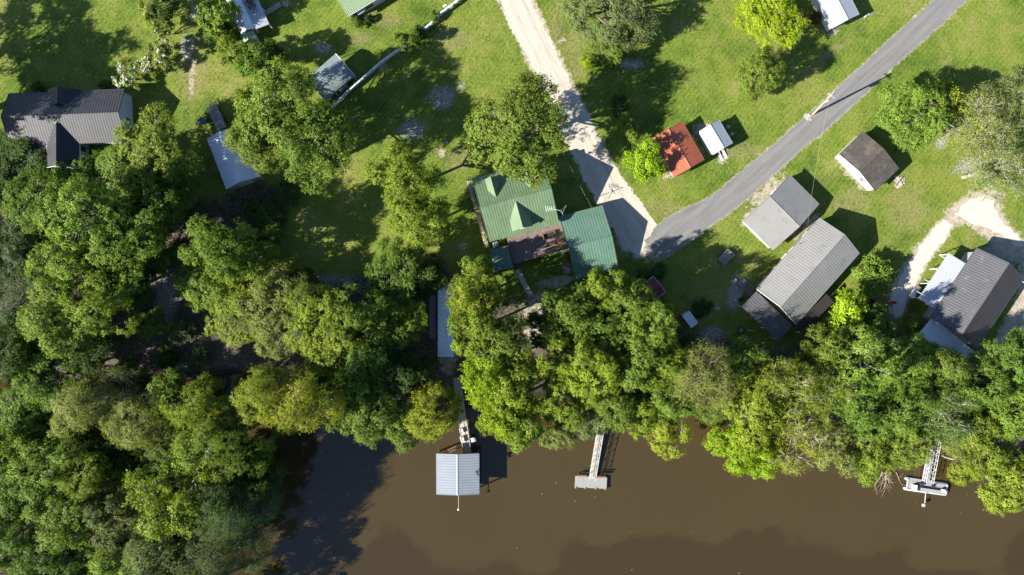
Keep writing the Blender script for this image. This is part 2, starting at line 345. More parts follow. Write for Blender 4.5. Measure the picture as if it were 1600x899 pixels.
bump(nt, mth(nt, 'ADD', nC, mth(nt, 'MULTIPLY', nD, 0.7)), 0.85, 0.14, b)
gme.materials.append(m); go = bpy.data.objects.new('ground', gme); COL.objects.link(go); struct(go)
# ------------------------------------------------------------------ roads, tracks and water
def road_mesh(name, cl, z, mat, jit, seed, step=0.3):
    pts = np.array([W2(*p) for p, w in cl]); ws = np.array([w*S/2 for p, w in cl])
    seg = np.r_[0, np.cumsum(np.hypot(*np.diff(pts, axis=0).T))]; t = np.arange(0, seg[-1], step)
    # smooth the centre line a little
    cx = np.interp(t, seg, pts[:,0]); cy = np.interp(t, seg, pts[:,1]); w = np.interp(t, seg, ws)
    k = np.hanning(41); k /= k.sum()
    def sm(a): return np.convolve(np.pad(a, 20, 'reflect', reflect_type='odd'), k, 'valid')
    cx, cy, w = sm(cx), sm(cy), sm(w)
    tx, ty = np.gradient(cx), np.gradient(cy); ln = np.hypot(tx, ty); nxx, nyy = -ty/ln, tx/ln
    n = 9; V = []
    for j in range(n):
        q = -1+2*j/(n-1); off = w*q
        if j in (0, n-1): off = off + jit*fnoise(t*.9, t*0+j*7, seed+j) + jit*0.35*fnoise(t*3.3, t*0, seed+j+3) + jit*.25*np.random.default_rng(seed+j).normal(size=len(t))
        V.append(np.stack([cx+nxx*off, cy+nyy*off, np.full_like(cx, z+0.06*(1-q*q)*0.5)], -1))
    V = np.array(V); m_ = len(t); idx = np.arange(n*m_).reshape(n, m_)
    Q = np.stack([idx[:-1,:-1], idx[:-1,1:], idx[1:,1:], idx[1:,:-1]], -1).reshape(-1, 4)
    me = np_mesh(name, V.reshape(-1, 3), Q, [mat])
    a = me.attributes.new('across', 'FLOAT', 'POINT'); a.data.foreach_set('value', np.repeat(np.linspace(-1, 1, n), m_).astype(np.float32))
    o = bpy.data.objects.new(name, me); COL.objects.link(o); return struct(o)
def poly_sheet(name, poly, z, mat, jit, seed, inset=0.0):
    p = resample([W2(*q) for q in poly], 0.3); c = p.mean(0); n = len(p); tt = np.arange(n)*0.3
    d = np.roll(p, -1, 0)-np.roll(p, 1, 0); d /= np.linalg.norm(d, axis=1)[:, None]+1e-9
    ar = np.sum(p[:,0]*np.roll(p[:,1], -1)-np.roll(p[:,0], -1)*p[:,1]); off = inset*np.sign(ar)+jit*(fnoise(tt*2.0, tt*0, seed)+0.6*fnoise(tt*9.0, tt*0, seed+1)); p = p+np.stack([-d[:,1], d[:,0]], -1)*off[:, None]
    me = bpy.data.meshes.new(name); me.from_pydata([(x, y, z) for x, y in p], [], [tuple(range(n))]); me.materials.append(mat); me.update()
    if me.polygons[0].normal.z < 0: me.flip_normals()
    o = bpy.data.objects.new(name, me); COL.objects.link(o); return struct(o)
m, nt, b, L = newmat('sand_track'); pos = nt.nodes.new('ShaderNodeNewGeometry').outputs['Position']
ac = nd(nt, 'ShaderNodeAttribute', attribute_name='across').outputs['Fac']
v = aligned(nt, pos, R(-62), 0.16)
c = ramp(nt, mth(nt, 'ADD', mth(nt, 'MULTIPLY', noise(nt, v, 1.6, 6.0, 0.68), 0.6), mth(nt, 'MULTIPLY', noise(nt, pos, 2.8, 5.0, 0.7), 0.4)), [(0.30, (0.2300, 0.1950, 0.1460)), (0.5, (0.3300, 0.2980, 0.2500)), (0.68, (0.3850, 0.3600, 0.3200))])
rut = mth(nt, 'SUBTRACT', 1.0, mth(nt, 'MULTIPLY', mth(nt, 'ABSOLUTE', mth(nt, 'SUBTRACT', mth(nt, 'ABSOLUTE', ac), 0.42)), 5.0), clamp=True)
c = mixc(nt, mth(nt, 'MULTIPLY', rut, mth(nt, 'MULTIPLY', noise(nt, v, 2.6, 4.0), 0.7)), c, (0.2320, 0.1880, 0.1280))
L(c, b.inputs['Base Color']); b.inputs['Roughness'].default_value = 0.95; bump(nt, noise(nt, v, 3.5, 5.0), 0.5, 0.12, b)
simple('sand_white', (0.43, 0.40, 0.35), 0.95, 0.0, 0.16, 0.8, ((0.36, 0.32, 0.24), 0.6, 0.7), 0.5, 4.0)
m, nt, b, L = newmat('asphalt'); pos = nt.nodes.new('ShaderNodeNewGeometry').outputs['Position']
v = aligned(nt, pos, R(42.5), 0.10)
c = ramp(nt, mth(nt, 'ADD', mth(nt, 'MULTIPLY', noise(nt, v, 1.4, 5.0), 0.5), mth(nt, 'MULTIPLY', noise(nt, pos, 6.0, 4.0, 0.75), 0.5)), [(0.33, (0.0784, 0.0760, 0.0736)), (0.5, (0.1120, 0.1096, 0.1056)), (0.66, (0.1440, 0.1408, 0.1344))])
ac = nd(nt, 'ShaderNodeAttribute', attribute_name='across').outputs['Fac']
wp_ = mth(nt, 'SUBTRACT', 1.0, mth(nt, 'MULTIPLY', mth(nt, 'ABSOLUTE', mth(nt, 'SUBTRACT', mth(nt, 'ABSOLUTE', ac), 0.45)), 4.0), clamp=True)
c = mixc(nt, mth(nt, 'MULTIPLY', wp_, mth(nt, 'MULTIPLY', noise(nt, v, 0.8, 4.0), 0.55)), c, (0.165, 0.160, 0.152))
c = mixc(nt, mth(nt, 'MULTIPLY', mth(nt, 'SUBTRACT', noise(nt, pos, 0.35, 5.0, 0.7), 0.60), 5.0, clamp=True), c, (0.075, 0.073, 0.070))
c = mixc(nt, mth(nt, 'MULTIPLY', mth(nt, 'SUBTRACT', mth(nt, 'ADD', mth(nt, 'ABSOLUTE', ac), mth(nt, 'MULTIPLY', noise(nt, pos, 1.5, 5.0, 0.7), 0.5)), 1.12), 6.0, clamp=True), c, (0.20, 0.175, 0.135))
L(c, b.inputs['Base Color']); b.inputs['Roughness'].default_value = 0.9; bump(nt, noise(nt, pos, 9.0, 3.0), 0.4, 0.03, b)
road_mesh('dirt_track', DIRT_ROAD, 0.008, M['sand_track'], 0.55, 3)
road_mesh('road', ASPHALT, 0.02, M['asphalt'], 0.34, 11)
poly_sheet('driveway', DRIVE, 0.008, M['sand_white'], 0.5, 21, 0.2)
poly_sheet('sand_yard', [(1492,336),(1505,322),(1520,312),(1540,304),(1560,306),(1556,320),(1560,340),(1572,356),(1590,370),(1602,384),(1592,388),(1572,374),(1550,360),(1530,350),(1508,342)], 0.012, M['sand_white'], 0.45, 31)
poly_sheet('parking_apron', [(952,320),(970,314),(988,330),(1012,352),(1008,380),(1000,400),(985,392),(968,372)], 0.013, M['sand_white'], 0.3, 41)
# water: turbid brown river; a band towards the bottom turns to a darker colour along a lumpy edge
m, nt, b, L = newmat('river_water'); pos = nt.nodes.new('ShaderNodeNewGeometry').outputs['Position']
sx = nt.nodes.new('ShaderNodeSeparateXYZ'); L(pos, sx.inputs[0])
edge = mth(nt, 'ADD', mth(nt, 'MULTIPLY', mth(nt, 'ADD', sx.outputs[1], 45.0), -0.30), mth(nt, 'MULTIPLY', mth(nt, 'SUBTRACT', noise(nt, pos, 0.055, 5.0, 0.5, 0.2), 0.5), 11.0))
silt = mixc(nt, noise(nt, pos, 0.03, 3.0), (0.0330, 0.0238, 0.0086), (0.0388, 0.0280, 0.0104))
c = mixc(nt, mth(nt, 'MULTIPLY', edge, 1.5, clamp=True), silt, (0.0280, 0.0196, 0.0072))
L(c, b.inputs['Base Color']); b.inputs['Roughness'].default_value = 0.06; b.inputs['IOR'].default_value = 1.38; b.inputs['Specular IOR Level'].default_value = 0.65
bump(nt, mth(nt, 'ADD', noise(nt, mapping(nt, pos, (.5, 1.4, 1)), 1.1, 4.0, 0.6), mth(nt, 'MULTIPLY', noise(nt, pos, 0.25, 3.0), 1.5)), 0.10, 0.12, b)
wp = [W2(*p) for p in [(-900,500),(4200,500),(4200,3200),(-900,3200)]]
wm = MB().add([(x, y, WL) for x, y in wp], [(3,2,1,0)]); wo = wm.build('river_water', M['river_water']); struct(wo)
# ------------------------------------------------------------------ building kit
class Rect:
    """ground-plan rectangle fitted to four roof corners a,b,c,d seen at height z; u runs a->b, v runs a->d"""
    def __init__(s, a, b_, c, d, z=0.0):
        A, B, C, D = [Vector(P(*q, z).to_2d()) for q in (a, b_, c, d)]
        s.c = (A+B+C+D)/4; u = (B-A)+(C-D); s.u = u.normalized(); s.v = Vector((-s.u.y, s.u.x))
        if s.v.dot(D-A) < 0: s.v = -s.v
        s.L = ((B-A).dot(s.u)+(C-D).dot(s.u))/4; s.W = abs((D-A).dot(s.v)+(C-B).dot(s.v))/4
        s.ang = math.atan2(s.u.y, s.u.x)
    def p(s, a, t, z): q = s.c+s.u*a+s.v*t; return Vector((q.x, q.y, z))
    def inset(s, dl, dw):
        r = Rect.__new__(Rect); r.c, r.u, r.v, r.ang = s.c, s.u, s.v, s.ang; r.L, r.W = s.L-dl, s.W-dw; return r
def base(r): return (r.c.x, r.c.y, 0)
def panel(parent, r, s0, s1, t0, z0, t1, z1, mat, pitch=0.3, hr=0.04, along=False, name='roof', courses=False):
    """a ribbed metal (or coursed shingle) roof slope from line (t0,z0) to line (t1,z1)"""
    dt, dz = t1-t0, z1-z0; ln = math.hypot(dt, dz); nt_, nz_ = -dz/ln, dt/ln
    if nz_ < 0: nt_, nz_ = -nt_, -nz_
    def pt(s, q, h): return r.p(s, t0+dt*q+nt_*h, z0+dz*q+nz_*h)
    m = MB(); prof = []
    span = ln if (along or courses) else (s1-s0); x = 0.0
    if courses:
        while x < span-1e-3:
            e = min(span, x+pitch); prof += [(x, hr), (e-0.004, 0.0)]; x = e
    else:
        n = max(1, round(span/pitch)); pp = span/n
        for i in range(n):
            x = i*pp; prof += [(x, 0), (x+pp*0.60, 0), (x+pp*0.70, hr), (x+pp*0.90, hr)]
        prof.append((span, 0))
    k = len(prof); vs = []
    for w, h in prof:
        if along or courses: vs += [pt(s0, w/ln, h), pt(s1, w/ln, h)]
        else: vs += [pt(s0+w, 0, h), pt(s0+w, 1, h)]
    fs = [(2*i, 2*i+1, 2*i+3, 2*i+2) for i in range(k-1)]
    b0 = len(vs); vs += [pt(s0, 0, -0.07), pt(s1, 0, -0.07), pt(s1, 1, -0.07), pt(s0, 1, -0.07)]; fs.append((b0, b0+1, b0+2, b0+3))
    for A, B in ((pt(s0,0,0), pt(s1,0,0)), (pt(s1,0,0), pt(s1,1,0)), (pt(s1,1,0), pt(s0,1,0)), (pt(s0,1,0), pt(s0,0,0))):
        pass
    vs += [pt(s0,0,0), pt(s1,0,0), pt(s1,1,0), pt(s0,1,0)]
    for i in range(4): fs.append((b0+i, b0+(i+1)%4, b0+4+(i+1)%4, b0+4+i))
    m.add(vs, fs); return m.build(name, mat, parent)
def edges(parent, r, lines, mat, w=0.05, h=0.14, name='fascia'):
    for a, b_ in lines: MB().bar(a, b_, w, h).build(name, mat, parent)
def gable_roof(parent, r, ze, zr, mat, pitch=0.3, hr=0.04, trim=None, courses=False, cap=True, mats=None, s0=None, s1=None, rname='roof'):
    s0 = -r.L if s0 is None else s0; s1 = r.L if s1 is None else s1; out = []
    for k, sg in enumerate((-1, 1)):
        mm = mats[k] if mats else mat
        o = panel(parent, r, s0, s1, sg*r.W, ze, sg*0.01, zr, mm, pitch, hr, courses=courses, name=rname); out.append(o)
        if trim:
            for s in (s0-0.03, s1+0.03):
                MB().bar(r.p(s, sg*r.W, ze-0.03), r.p(s, sg*0.02, zr-0.03), 0.05, 0.16).build('rake_trim', trim, parent)
            MB().bar(r.p(s0, sg*(r.W+0.04), ze-0.06), r.p(s1, sg*(r.W+0.04), ze-0.06), 0.06, 0.13).build('gutter', trim, parent)
    if cap:
        m = MB(); k = 0.17; dz = (zr-ze)/r.W*k
        vs = []
        for s in (s0-0.01, s1+0.01): vs += [r.p(s, -k, zr-dz+hr+0.012), r.p(s, 0, zr+hr+0.035), r.p(s, k, zr-dz+hr+0.012), r.p(s, 0, zr-0.05)]
        m.add(vs, [(0,4,5,1),(1,5,6,2),(2,6,7,3),(3,7,4,0),(0,1,2,3),(7,6,5,4)]); m.build('ridge_cap', mats[0] if mats else mat, out[0])
    return out
def gable_walls(parent, r, ze, zr, mat, z0=0.0, gable=True):
    """four walls as closed panels with gable ends on the short sides"""
    th = 0.12; slope = (zr-ze)/max(r.W, .1)
    for sg in (-1, 1):
        MB().add([r.p(s, sg*(r.W-d), z) for z in (z0, ze) for s, d in ((-r.L, 0), (r.L, 0), (r.L, th), (-r.L, th))],
                 [(0,3,2,1),(4,5,6,7),(0,1,5,4),(1,2,6,5),(2,3,7,6),(3,0,4,7)]).build('wall', mat, parent)
        vs = []
        Wi = r.W-th-0.003
        for e in (r.L-0.002, r.L-th): vs += [r.p(sg*e, -Wi, z0), r.p(sg*e, Wi, z0), r.p(sg*e, Wi, ze), r.p(sg*e, 0, zr if gable else ze), r.p(sg*e, -Wi, ze)]
        MB().add(vs, [(0,1,2,3,4),(9,8,7,6,5)]+[(i, 5+i, 5+(i+1)%5, (i+1)%5) for i in range(5)]).build('wall', mat, parent)
def opening(parent, pos, dirv, w, h, kind='window', frame='white_paint'):
    """window or door standing proud of a wall; pos = bottom centre on the wall face, dirv = outward normal"""
    n = Vector((dirv[0], dirv[1], 0)).normalized(); t = Vector((-n.y, n.x, 0)); p = Vector(pos); f = MB()
    q = p+n*0.03
    for sg in (-1, 1): f.bar(q+t*sg*w/2, q+t*sg*w/2+Vector((0,0,h)), 0.07, 0.07)
    f.bar(q-t*w/2+Vector((0,0,h)), q+t*w/2+Vector((0,0,h)), 0.06, 0.08)
    if kind == 'window':
        f.bar(q-t*w/2+Vector((0,0,h/2)), q+t*w/2+Vector((0,0,h/2)), 0.05, 0.05)
        o = f.build('window', M[frame], parent)
        MB().bar(p+n*0.02-t*(w/2-.02)+Vector((0,0,h/2)), p+n*0.02+t*(w/2-.02)+Vector((0,0,h/2)), 0.03, h-0.06).build('pane', M['glass'], o)
        MB().bar(q+n*0.03-t*(w/2+.06), q+n*0.03+t*(w/2+.06), 0.12, 0.05).build('sill', M[frame], o)
    else:
        f.bar(p+n*0.02-t*(w/2-.02)+Vector((0,0,h/2)), p+n*0.02+t*(w/2-.02)+Vector((0,0,h/2)), 0.035, h-0.02)
        o = f.build('door', M[frame], parent)
        MB().bar(p+n*0.07+t*(w/2-.14)+Vector((0,0,1.0)), p+n*0.07+t*(w/2-.06)+Vector((0,0,1.0)), 0.05, 0.05).build('handle', M['steel_dark'], o)
    return o
def posts(parent, pts, z0, z1, mat, w=0.12, name='post'):
    for q in pts: MB().bar((q[0], q[1], z0), (q[0], q[1], z1), w).build(name, mat, parent)
_pm = {}
def planks(parent, r, z, wd, mat, across=True, gap=0.012, th=0.04, seed=0, name='plank', s0=None, s1=None):
    """separate boards sharing one mesh; across=True: boards run along v and repeat along u"""
    rg = random.Random(seed); s0 = -r.L if s0 is None else s0; s1 = r.L if s1 is None else s1
    span = (s1-s0) if across else 2*r.W; n = max(1, int(round(span/wd))); wd = span/n; ln = 2*r.W if across else (s1-s0)
    key = (round(wd, 3), round(ln, 3), th, mat.name)
    if key not in _pm:
        mb = MB().box((0,0,0), (wd-gap, ln, th)); me = bpy.data.meshes.new(name); me.from_pydata(mb.v, [], mb.f); me.materials.append(mat); _pm[key] = me
    off = wloc(parent)
    for i in range(n):
        q = r.p(s0+(i+.5)*wd, 0, z) if across else r.p((s0+s1)/2, -r.W+(i+.5)*wd, z)
        o = bpy.data.objects.new(name, _pm[key]); COL.objects.link(o); o.parent = parent
        o.location = q-off+Vector((0, 0, rg.uniform(-.006, .006))); o.rotation_euler = (0, 0, r.ang+(0 if across else math.pi/2)+rg.uniform(-.004, .004))
def railing(parent, pts, z, h, mat, gap=1.5, rails=(1.0, 0.5), w=0.09):
    for a, b_ in zip(pts[:-1], pts[1:]):
        a = Vector((a[0], a[1], z)); b_ = Vector((b_[0], b_[1], z)); n = max(1, int((b_-a).length/gap))
        for i in range(n+1):
            q = a.lerp(b_, i/n); MB().bar(q, q+Vector((0,0,h)), w).build('rail_post', mat, parent)
        for f in rails: MB().bar(a+Vector((0,0,h*f)), b_+Vector((0,0,h*f)), 0.05, 0.09).build('rail', mat, parent)
def ac_unit(px, py, z, label, rz=0.0):
    p = P(px, py, z); t = thing('air_conditioner', label, 'air conditioner', p)
    MB().box(p+Vector((0,0,.4)), (.85,.85,.8), rz).build('casing', M['gray_siding'], t)
    MB().lathe(p+Vector((0,0,.8)), [(.34,0.002),(.36,.05),(.30,.05)], 16).build('fan_guard', M['steel_dark'], t)
    for k in range(4):
        a = k*math.pi/2; MB().bar(p+Vector((0,0,.87)), p+Vector((.33*math.cos(a), .33*math.sin(a), .87)), .03, .02).build('guard_bar', M['aluminium'], t)
# ------------------------------------------------------------------ black-roofed house, left
r = Rect((16,147),(198,139),(193,222),(15,228), 3.0)
t = thing('house', 'long low house with a ribbed black metal roof and two cross gables at left', 'house', base(r))
gable_roof(t, r, 3.0, 5.0, M['roof_black'], 0.45, 0.025, trim=M['dark_siding'])
wr = r.inset(0.35, 0.35); gable_walls(t, wr, 2.88, 4.7, M['pale_blue_siding'])
rs = Rect((96-23,262),(96-23,196),(96+28,196),(96+28,262), 3.0)      # south cross gable
gable_roof(t, rs, 2.95, 4.7, M['roof_black'], 0.3, 0.045, trim=M['roof_galv'])
ws_ = rs.inset(0.3, 0.3); gable_walls(t, ws_, 2.85, 4.4, M['pale_blue_siding'])
rn = Rect((74,140),(74,166),(128,166),(128,140), 3.0)                # north cross gable
gable_roof(t, rn, 2.98, 4.8, M['roof_black'], 0.3, 0.045)
rp = Rect((37,224),(74,223),(74,246),(38,247), 2.7)
panel(t, rp, -rp.L, rp.L, -rp.W, 2.98, rp.W, 2.55, M['roof_black'], 0.3, 0.04, name='porch_roof')
posts(t, [rp.p(s, rp.W-.15, 0)[:2] for s in (-rp.L+.2, 0, rp.L-.2)], 0, 2.5, M['white_paint'])
for s in (-.9, .9): opening(t, ws_.p(s-1.0, ws_.W, .9), ws_.v, 1.0, 1.35)
opening(t, ws_.p(-ws_.L, 0, .2), -ws_.u, 1.0, 2.0, 'door')
for s in (-6, -2.5, 3, 7): opening(t, wr.p(s, -wr.W, 1.0), -wr.v, 1.1, 1.2)
opening(t, wr.p(wr.L, 0.6, 1.0), wr.u, 1.0, 1.2)
MB().tube([rp.p(-6.5+.25*k, -.4+.1*math.sin(k*.6), 3.2+.02*k) for k in range(9)], .06, 5).build('edge_shadow', M['rubber'], t)  # dark tube drawn for a lifted roof edge and its shadow
# ------------------------------------------------------------------ metal barn under the oak
r = Rect((327,219),(352,298),(407,274),(372,196), 2.8)
t = thing('barn', 'blue-white ribbed metal barn half hidden under the big oak', 'barn', base(r))
gable_roof(t, r, 2.8, 3.9, M['roof_galv'], 0.45, 0.06, trim=M['roof_white']); gable_walls(t, r.inset(.25, .25), 2.7, 3.75, M['gray_siding'])
opening(t, r.inset(.25,.25).p(r.L-.25, 0, 0), r.u, 2.4, 2.3, 'door')
# flatbed trailer
def trailer(a, b_, c, d, z, label, plankmat, sides):
    r = Rect(a, b_, c, d, z); t = thing('trailer', label, 'trailer', base(r))
    MB().prism([tuple(r.p(s, q, 0)[:2]) for s, q in ((-r.L,-r.W),(r.L,-r.W),(r.L,r.W),(-r.L,r.W))], z-.16, z-.045).build('frame', M['steel_dark'], t)
    planks(t, r, z, 0.2, M[plankmat], across=False, name='plank')
    for sg in (-1, 1):
        ctr = r.p(0, sg*(r.W+.12), 0.34); q = r.v*0.1
        w = MB().tube([ctr-Vector((q.x,q.y,0)), ctr+Vector((q.x,q.y,0))], .33, 14).build('wheel', M['rubber'], t)
        MB().tube([ctr-Vector((q.x,q.y,0))*1.06, ctr+Vector((q.x,q.y,0))*1.06], .18, 10).build('rim', M['aluminium'], w)
        MB().box(ctr+Vector((0,0,.42)), (.95,.24,.05), r.ang).build('fender', M['steel_dark'], t)
    MB().bar(r.p(r.L, 0, z-.1), r.p(r.L+1.1, 0, z-.15), .1).build('tongue', M['steel_dark'], t)
    if sides:
        for sg in (-1, 1): MB().bar(r.p(-r.L, sg*r.W, z+sides), r.p(r.L, sg*r.W, z+sides), .06, .08).build('side_rail', M['gray_wood'], t)
        for sg in (-1, 1):
            for s in (-r.L+.05, 0, r.L-.05): MB().bar(r.p(s, sg*r.W, z-.1), r.p(s, sg*r.W, z+sides), .06).build('stake', M['gray_wood'], t)
        for s in (-r.L, r.L): MB().bar(r.p(s, -r.W, z+sides), r.p(s, r.W, z+sides), .06, .08).build('end_rail', M['gray_wood'], t)
trailer((340,206),(323,168),(337,161),(354,198), 0.85, 'long weathered grey plank-bed trailer beside the blue-white metal barn', 'gray_wood', 0.0)
trailer((1121,405),(1136,390),(1147,399),(1132,414), 0.75, 'small grey plank trailer alone on the lawn below the road end', 'gray_wood', 0.35)
# ------------------------------------------------------------------ patched sheds at the top left
r = Rect((352,-4),(376,53),(400,46),(374,-10), 2.5)
t = thing('shed', 'patched white and blue metal shed with a green-roofed end, at the top edge', 'shed', base(r))
gable_roof(t, r, 2.5, 3.3, M['roof_white'], 0.4, 0.05, mats=[M['roof_white'], M['roof_galv']]); gable_walls(t, r.inset(.2,.2), 2.4, 3.15, M['gray_siding'])  # second slope takes a bluer roof colour to paint its shade
r2 = Rect((375,-10),(401,46),(420,38),(396,-18), 2.5)
panel(t, r2, -r2.L, r2.L, -r2.W, 2.62, r2.W, 2.36, M['roof_white'], 0.55, 0.06, name='lean_to_roof')
posts(t, [r2.p(s, r2.W-.15, 0)[:2] for s in (-r2.L+.3, 0, r2.L-.2)], 0, 2.3, M['white_paint'])
r3 = Rect((374,55),(380,68),(400,60),(396,48), 2.2)
gable_roof(t, r3, 2.15, 2.75, M['roof_mint'], 0.4, 0.05); gable_walls(t, r3.inset(.15,.15), 2.1, 2.65, M['gray_siding'])
mb = MB(); rg = random.Random(4)
for k in range(260):
    s, q = rg.gauss(-1.6, .9), rg.gauss(-.3, .45); p_ = r2.p(s, q, 2.60+rg.random()*.12); mb.box(p_, (.28*rg.random()+.1, .08, .02), rg.uniform(0, 6), 0, rg.uniform(-.4,.4))
lo = mb.build('leaf_drift', M['rust']); struct(lo, 'stuff'); tag(lo, 'brown drift of dead leaves lying on the white lean-to roof', 'leaves')
rr = Rect((413,27),(440,10),(436,3),(409,20), .3); t = thing('ramp', 'pale grey plank ramp leading to the patched metal shed', 'ramp', base(rr))
planks(t, rr, .3, .3, M['composite_gray']); posts(t, [rr.p(s, q, 0)[:2] for s in (-1.4, 0, 1.4) for q in (-.3, .3)], 0, .27, M['gray_wood'], .1, 'leg')
# ------------------------------------------------------------------ mint-roofed house at the top edge
r = Rect((544.6,25.6),(650,-38.6),(611,-102),(505,-38), 2.9)
t = thing('house', 'white house with a pale mint-green roof cut by the top edge', 'house', base(r))
gable_roof(t, r, 2.9, 4.4, M['roof_mint'], 0.35, 0.03, trim=M['white_paint']); wr = r.inset(.35,.35); gable_walls(t, wr, 2.8, 4.2, M['white_paint'])
opening(t, wr.p(-wr.L+3.6, -wr.W, 1.0), -wr.v, 1.3, 1.3, frame='dark_siding'); opening(t, wr.p(-wr.L+1.0, -wr.W, .3), -wr.v, .95, 2.0, 'door', 'dark_siding'); opening(t, wr.p(-wr.L+7, -wr.W, 1.0), -wr.v, 1.3, 1.3)
st = Rect((565,29),(573,24),(577,31),(569,36), .4)
for k in range(3): MB().box(st.p(0, -st.W+.3*k+.1, .38-.13*k), (1.1, .32, .1), st.ang).build('step', M['dark_wood'], t)
MB().box(st.p(-.1, -st.W-.35, 2.1), (1.2, .7, .07), st.ang).build('door_canopy', M['white_paint'], t)
# ------------------------------------------------------------------ arched carport by the fence
r = Rect((475.6,127),(523.5,84),(555.3,119),(512.3,154.7), 2.3)
t = thing('carport', 'weathered grey arched metal carport beside the white fence', 'carport', base(r))
n = 10; pr = [(r.W*math.cos(math.pi*(1-k/n))*1.0, 2.15+0.95*math.sin(math.pi*k/n)**0.8) for k in range(n+1)]
for k in range(n): panel(t, r, -r.L, r.L, pr[k][0], pr[k][1], pr[k+1][0], pr[k+1][1], M['roof_weathered'], math.dist(pr[k], pr[k+1])/2, .035, along=True, name='roof')
MB().tube([r.p(r.L+.02, a, z) for a, z in pr], .06, 5).build('end_trim', M['white_paint'], t); MB().tube([r.p(-r.L-.02, a, z) for a, z in pr], .06, 5).build('end_trim', M['white_paint'], t)
posts(t, [r.p(s, q*(r.W-.1), 0)[:2] for s in (-r.L+.15, -r.L/3, r.L/3, r.L-.15) for q in (-1, 1)], 0, 2.25, M['aluminium'], .08)
for k, (s, q, w, h, mm) in enumerate(((-1.6,1.4,1.0,.9,'junk_black'),(0.3,1.9,1.3,.6,'gray_wood'),(2.2,1.6,.9,.8,'steel_dark'))):
    pp = r.p(s, q, 0); cr = tag(MB().box(pp+Vector((0,0,h/2)), (w, .8, h), r.ang).box(pp+Vector((0,0,h+.04)), (w+.1, .9, .06), r.ang+.05).build('crate', M[mm]), ['black storage crate stored under the arched carport, nearest its tree end','wide grey wooden crate stored under the middle of the arched carport','dark steel crate stored under the road end of the arched carport'][k], 'crate')
# ------------------------------------------------------------------ white fence
FP = [(521,171),(545,146),(570,124),(595,102),(617,86),(634,75),(650,60),(664,49),(676,39),(690,24),(708,11),(725,-3),(745,-22)]
t = thing('fence', 'white board fence with square posts running diagonally past the arched carport', 'fence', P(634,75))
for a, b_ in zip(FP[:-1], FP[1:]):
    A, B = P(*a), P(*b_); n = 2
    for k in range(n):
        q = A.lerp(B, k/n); MB().bar(q, q+Vector((0,0,1.2)), .17).build('post', M['white_paint'], t)
        MB().box(q+Vector((0,0,1.22)), (.24,.24,.06), math.atan2((B-A).y, (B-A).x)).build('post_cap', M['white_paint'], t)
    for h in (.3, .68, 1.06): MB().bar(A+Vector((0,0,h)), B+Vector((0,0,h)), .09 if h > 1 else .05, .17).build('board', M['white_paint'], t)
    MB().bar(A+Vector((0,0,1.16)), B+Vector((0,0,1.16)), .32, .05).build('top_board', M['white_paint'], t)
mbx = P(696,14); t = thing('mailbox', 'white box on a post beside the white fence', 'mailbox', mbx)
MB().bar(mbx, mbx+Vector((0,0,1.0)), .1).build('post', M['white_paint'], t); MB().box(mbx+Vector((0,0,1.17)), (.62,.32,.34), .6).build('box', M['plastic_white'], t)
# ------------------------------------------------------------------ green house in the middle
r = Rect((736.7,279),(846,250),(873.5,348),(765.6,378), 4.0)
t = thing('house', 'raised house with green ribbed metal roof and dormers in the centre', 'house', base(r)); MAIN = t
gable_roof(t, r, 4.0, 7.2, M['roof_green'], 0.45, 0.02, trim=M['roof_teal']); wr = r.inset(.4,.5); gable_walls(t, wr, 4.15, 7.0, M['tan_siding'])
def dormer(rp, sg, s, w, t0, t1, zr, ze, tilt=0):
    """gabled dormer whose ridge runs out from the main slope; t0 front, t1 inside the roof"""
    q = Rect.__new__(Rect); q.u = rp.v*sg; q.v = rp.u; q.ang = math.atan2(q.u.y, q.u.x); q.L = abs(t1-t0)/2; q.W = w/2
    q.c = rp.c+rp.u*s+rp.v*((t0+t1)/2); gable_roof(t, q, ze, zr, M['roof_green'], .3, .035, trim=None, rname='dormer_roof'); wq = q.inset(.22,.2); gable_walls(t, wq, ze-.05, zr-.12, M['tan_siding'], ze-1.4)
    opening(t, wq.p(wq.L, 0, ze-.9), wq.u, .8, .8)
dormer(r, 1, -0.1, 3.5, 4.9, 0.5, 6.95, 5.35)
dormer(r, -1, -3.0, 2.0, -4.5, -1.2, 6.65, 5.7)
dormer(r, -1, 2.9, 2.0, -4.5, -1.2, 6.65, 5.7)
for s in (-4, 1.5): opening(t, wr.p(s, wr.W, 1.9), wr.v, 1.2, 1.4)
opening(t, wr.p(3.6, wr.W, 1.25), wr.v, 1.0, 2.1, 'door'); opening(t, wr.p(wr.L, -2, 1.6), wr.u, 1.2, 1.4); opening(t, wr.p(wr.L, 2, 1.6), wr.u, 1.2, 1.4)
for s in (-3.5, 0, 3.5): opening(t, wr.p(s, -wr.W, 1.6), -wr.v, 1.2, 1.4)
# side porch strip along the west wall
rw = Rect((728,280),(758,388),(764,386),(734,279), 1.2); planks(t, rw, 1.2, .3, M['tan_wood'], name='porch_plank', seed=3)
railing(t, [rw.p(-rw.L, -rw.W if False else 0, 0)[:2], rw.p(rw.L, 0, 0)[:2]], 1.2, .95, M['tan_wood'])
posts(t, [rw.p(s, 0, 0)[:2] for s in np.linspace(-rw.L+.1, rw.L-.1, 5)], 0, 1.18, M['gray_wood'], .12, 'porch_leg')
